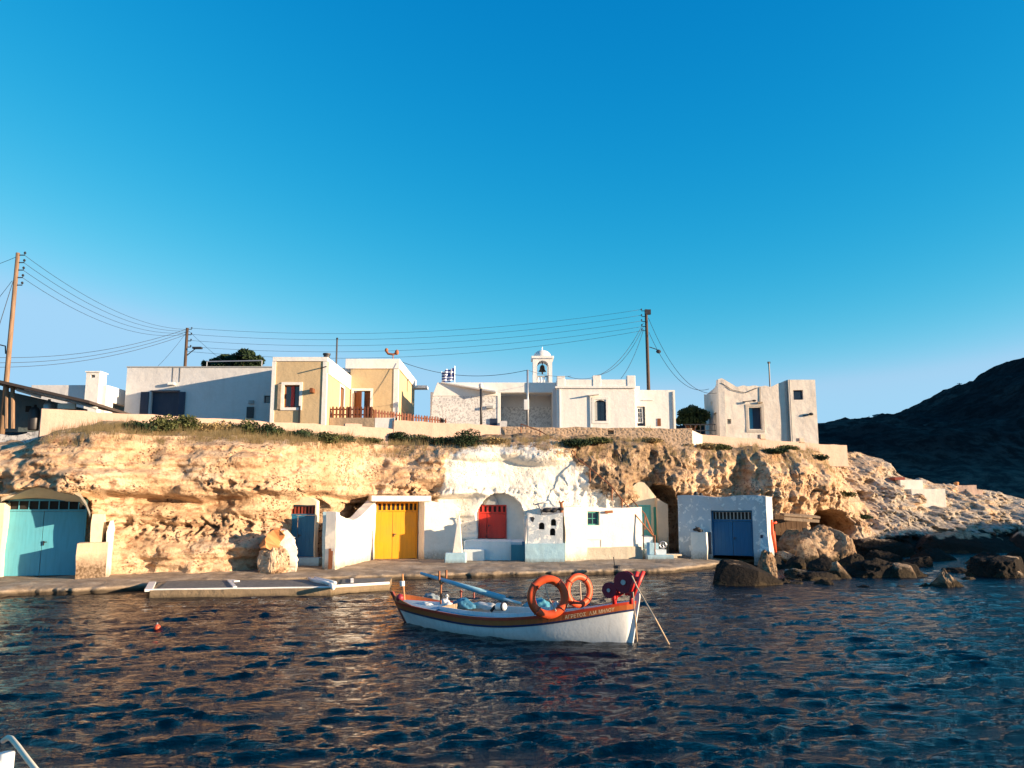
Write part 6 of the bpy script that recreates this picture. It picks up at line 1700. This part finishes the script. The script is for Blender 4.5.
# clutter in the cockpit
def lump(px, py, z, w, d_, h, mat, name, label, cat, seed, n=5):
    c = onz(px, py, z); m = MB(); rs = np.random.RandomState(seed)
    bm = bmesh.new(); bmesh.ops.create_icosphere(bm, subdivisions=4, radius=1)
    P = np.array([v.co[:] for v in bm.verts]); k = 1+.30*fbm(P*1.6+seed*3.1, 4)+.12*ridged(P*3+seed, 3); P = P*k[:,None]
    P *= [w/2, d_/2, h]; P[:,2] = np.maximum(P[:,2], -.02)
    for v, q in zip(bm.verts, P): v.co = q
    me = bpy.data.meshes.new(name); bm.to_mesh(me); bm.free()
    for f in me.polygons: f.use_smooth = True
    me.materials.append(mat); o = bpy.data.objects.new(name, me); COL.objects.link(o); o.location = c; o.rotation_euler.z = brz; tag(o, label, cat); return o
lump(445.5, 607, .42, .34, .25, .16, plain('sack_white', (.7,.7,.68), .9), 'sack', 'crumpled white sack on the stern deck of the fishing boat', 'sack', 1)
lump(431, 600, .45, .45, .35, .16, plain('net_grey', (.22,.27,.30), .95), 'net', 'grey fishing net heap near the stern of the fishing boat', 'net', 2)
lump(463, 607, .40, .55, .35, .18, plain('tarp_blue', (.03,.16,.28), .7), 'tarpaulin', 'dark blue tarpaulin bundle beside the white sack', 'tarpaulin', 3)
lump(486, 608, .38, .85, .3, .12, plain('cloth_grey', (.5,.52,.52), .9), 'cloth', 'long pale cloth along the cockpit edge of the fishing boat', 'cloth', 4)
lump(538, 607, .42, .6, .35, .2, plain('tarp_teal', (.05,.25,.36), .7), 'tarpaulin', 'teal tarpaulin lying left of the nearer life ring', 'tarpaulin', 5)
lump(556, 615, .50, .26, .2, .24, plain('rag_white', (.72,.72,.7), .9), 'rag', 'white rag bundle tied at the foot of the nearer life ring', 'rag', 6)
lump(425, 605, .46, .4, .2, .06, plain('board_white', (.7,.7,.66), .8), 'rag', 'flat white rag on the stern deck edge', 'rag', 7)
p = onz(501, 611, .42); r = thing('fender', 'white cylinder fender with a black band on the cockpit edge', 'fender', p, brz)
m = MB(); m.tube([(-.13,0,.09),(-.10,0,.09),(.10,0,.10),(.13,0,.10)], [.05,.085,.085,.05], 14); m.build('body', M['whitep'], r, smooth=True)
m = MB(); m.tube([(.035,0,.098),(.075,0,.1)], .09, 14); m.build('band', M['black'], r)
m = MB(); m.tube([(-.13,0,.1),(-.19,0,.06),(-.24,-.05,-.02)], .035, 8); m.build('black_end', M['black'], r)
# marker float pole behind the stern
p = onz(404, 600, 0.1); p = at(405.5, 601, 19.6); r = thing('marker_pole', 'thin pole with a white float and orange foot just behind the stern', 'marker', p)
q = lambda px, py: at(px, py, 19.6)-p
m = MB(); m.tube([q(404.5,600), q(402.5,574)], .022, 7); m.build('stick', M['orange_wash'], r)
m = MB(); m.tube([q(402.4,586), q(402.2,581)], .06, 10); m.build('float', M['whitep'], r)
m = MB(); m.ball(q(400,598), .10, 10); m.build('buoy', MR, r, smooth=True)
# small buoy
p = onz(157, 629, 0); r = thing('buoy', 'small red orange mooring buoy floating alone on the left water', 'buoy', p)
m = MB(); m.ball((0,0,.03), .075, 14); m.build('float', paint('buoy_red', (.6,.08,.03), .5, .1, grain=False), r, smooth=True); m = MB(); m.tube([(0,0,.1),(0,0,.14)], .015, 6); m.build('eye', M['metal'], r)
# near boat bow in the corner
H2 = Hull(5.4, .95, [(0,.7),(.5,.68),(.8,.92),(1,1.24)], rb=.05)
Hs = H; H = H2
tipw = at(11, 741, 5.3)
rz_ = R(6); c = O((tipw.x-2.80*math.cos(rz_), 5.3-2.80*math.sin(rz_), 0))
nb = thing('moored_boat', 'white bow of a nearer moored boat with rope at the bottom left corner', 'boat', c, rz_)
H2.skin().build('hull', hullp, nb, smooth=True, dedupe=False)
H2.strip(.002,.998,-.01,.05,.02).build('rubbing_strake', M['whitep'], nb)
H2.deck(.004, .996, 0, .985, -.03, both=True).build('deck', M['cream'], nb, dedupe=False)
m = MB(); e = H2.pt(1,1.2)
m.tube([(e.x-.02,0,-.2),(e.x-.0,0,.9),(e.x+.01,0,1.26)], [.05,.05,.045], 10); m.build('stem_post', M['whitep'], nb, smooth=True)
m = MB(); m.tube([(e.x-.35,0,1.16),(e.x-.12,0,1.2),(e.x-.1,0,1.22)], .06, 8); m.build('bow_roller', M['orange_wash'], nb)
H = Hs
a = at(6, 738, 5.25); P = [at(3,741,5.3), at(7.5,737.5,5.25), at(11.5,738.5,5.2), at(17,745,5.1), at(26,757,4.95), at(37,771,4.8), at(52,792,4.6), onz(75,830,-.02)]
m = MB(); m.tube([p-P[0] for p in P], .016, 9)
rs = np.random.RandomState(4)
n_ = len(m.v)
o = m.build('mooring_rope', plain('rope_pale', (.72,.66,.52), .9), None, smooth=True, loc=P[0]); tag(o, 'pale mooring rope running from the corner bow down to the right', 'rope')
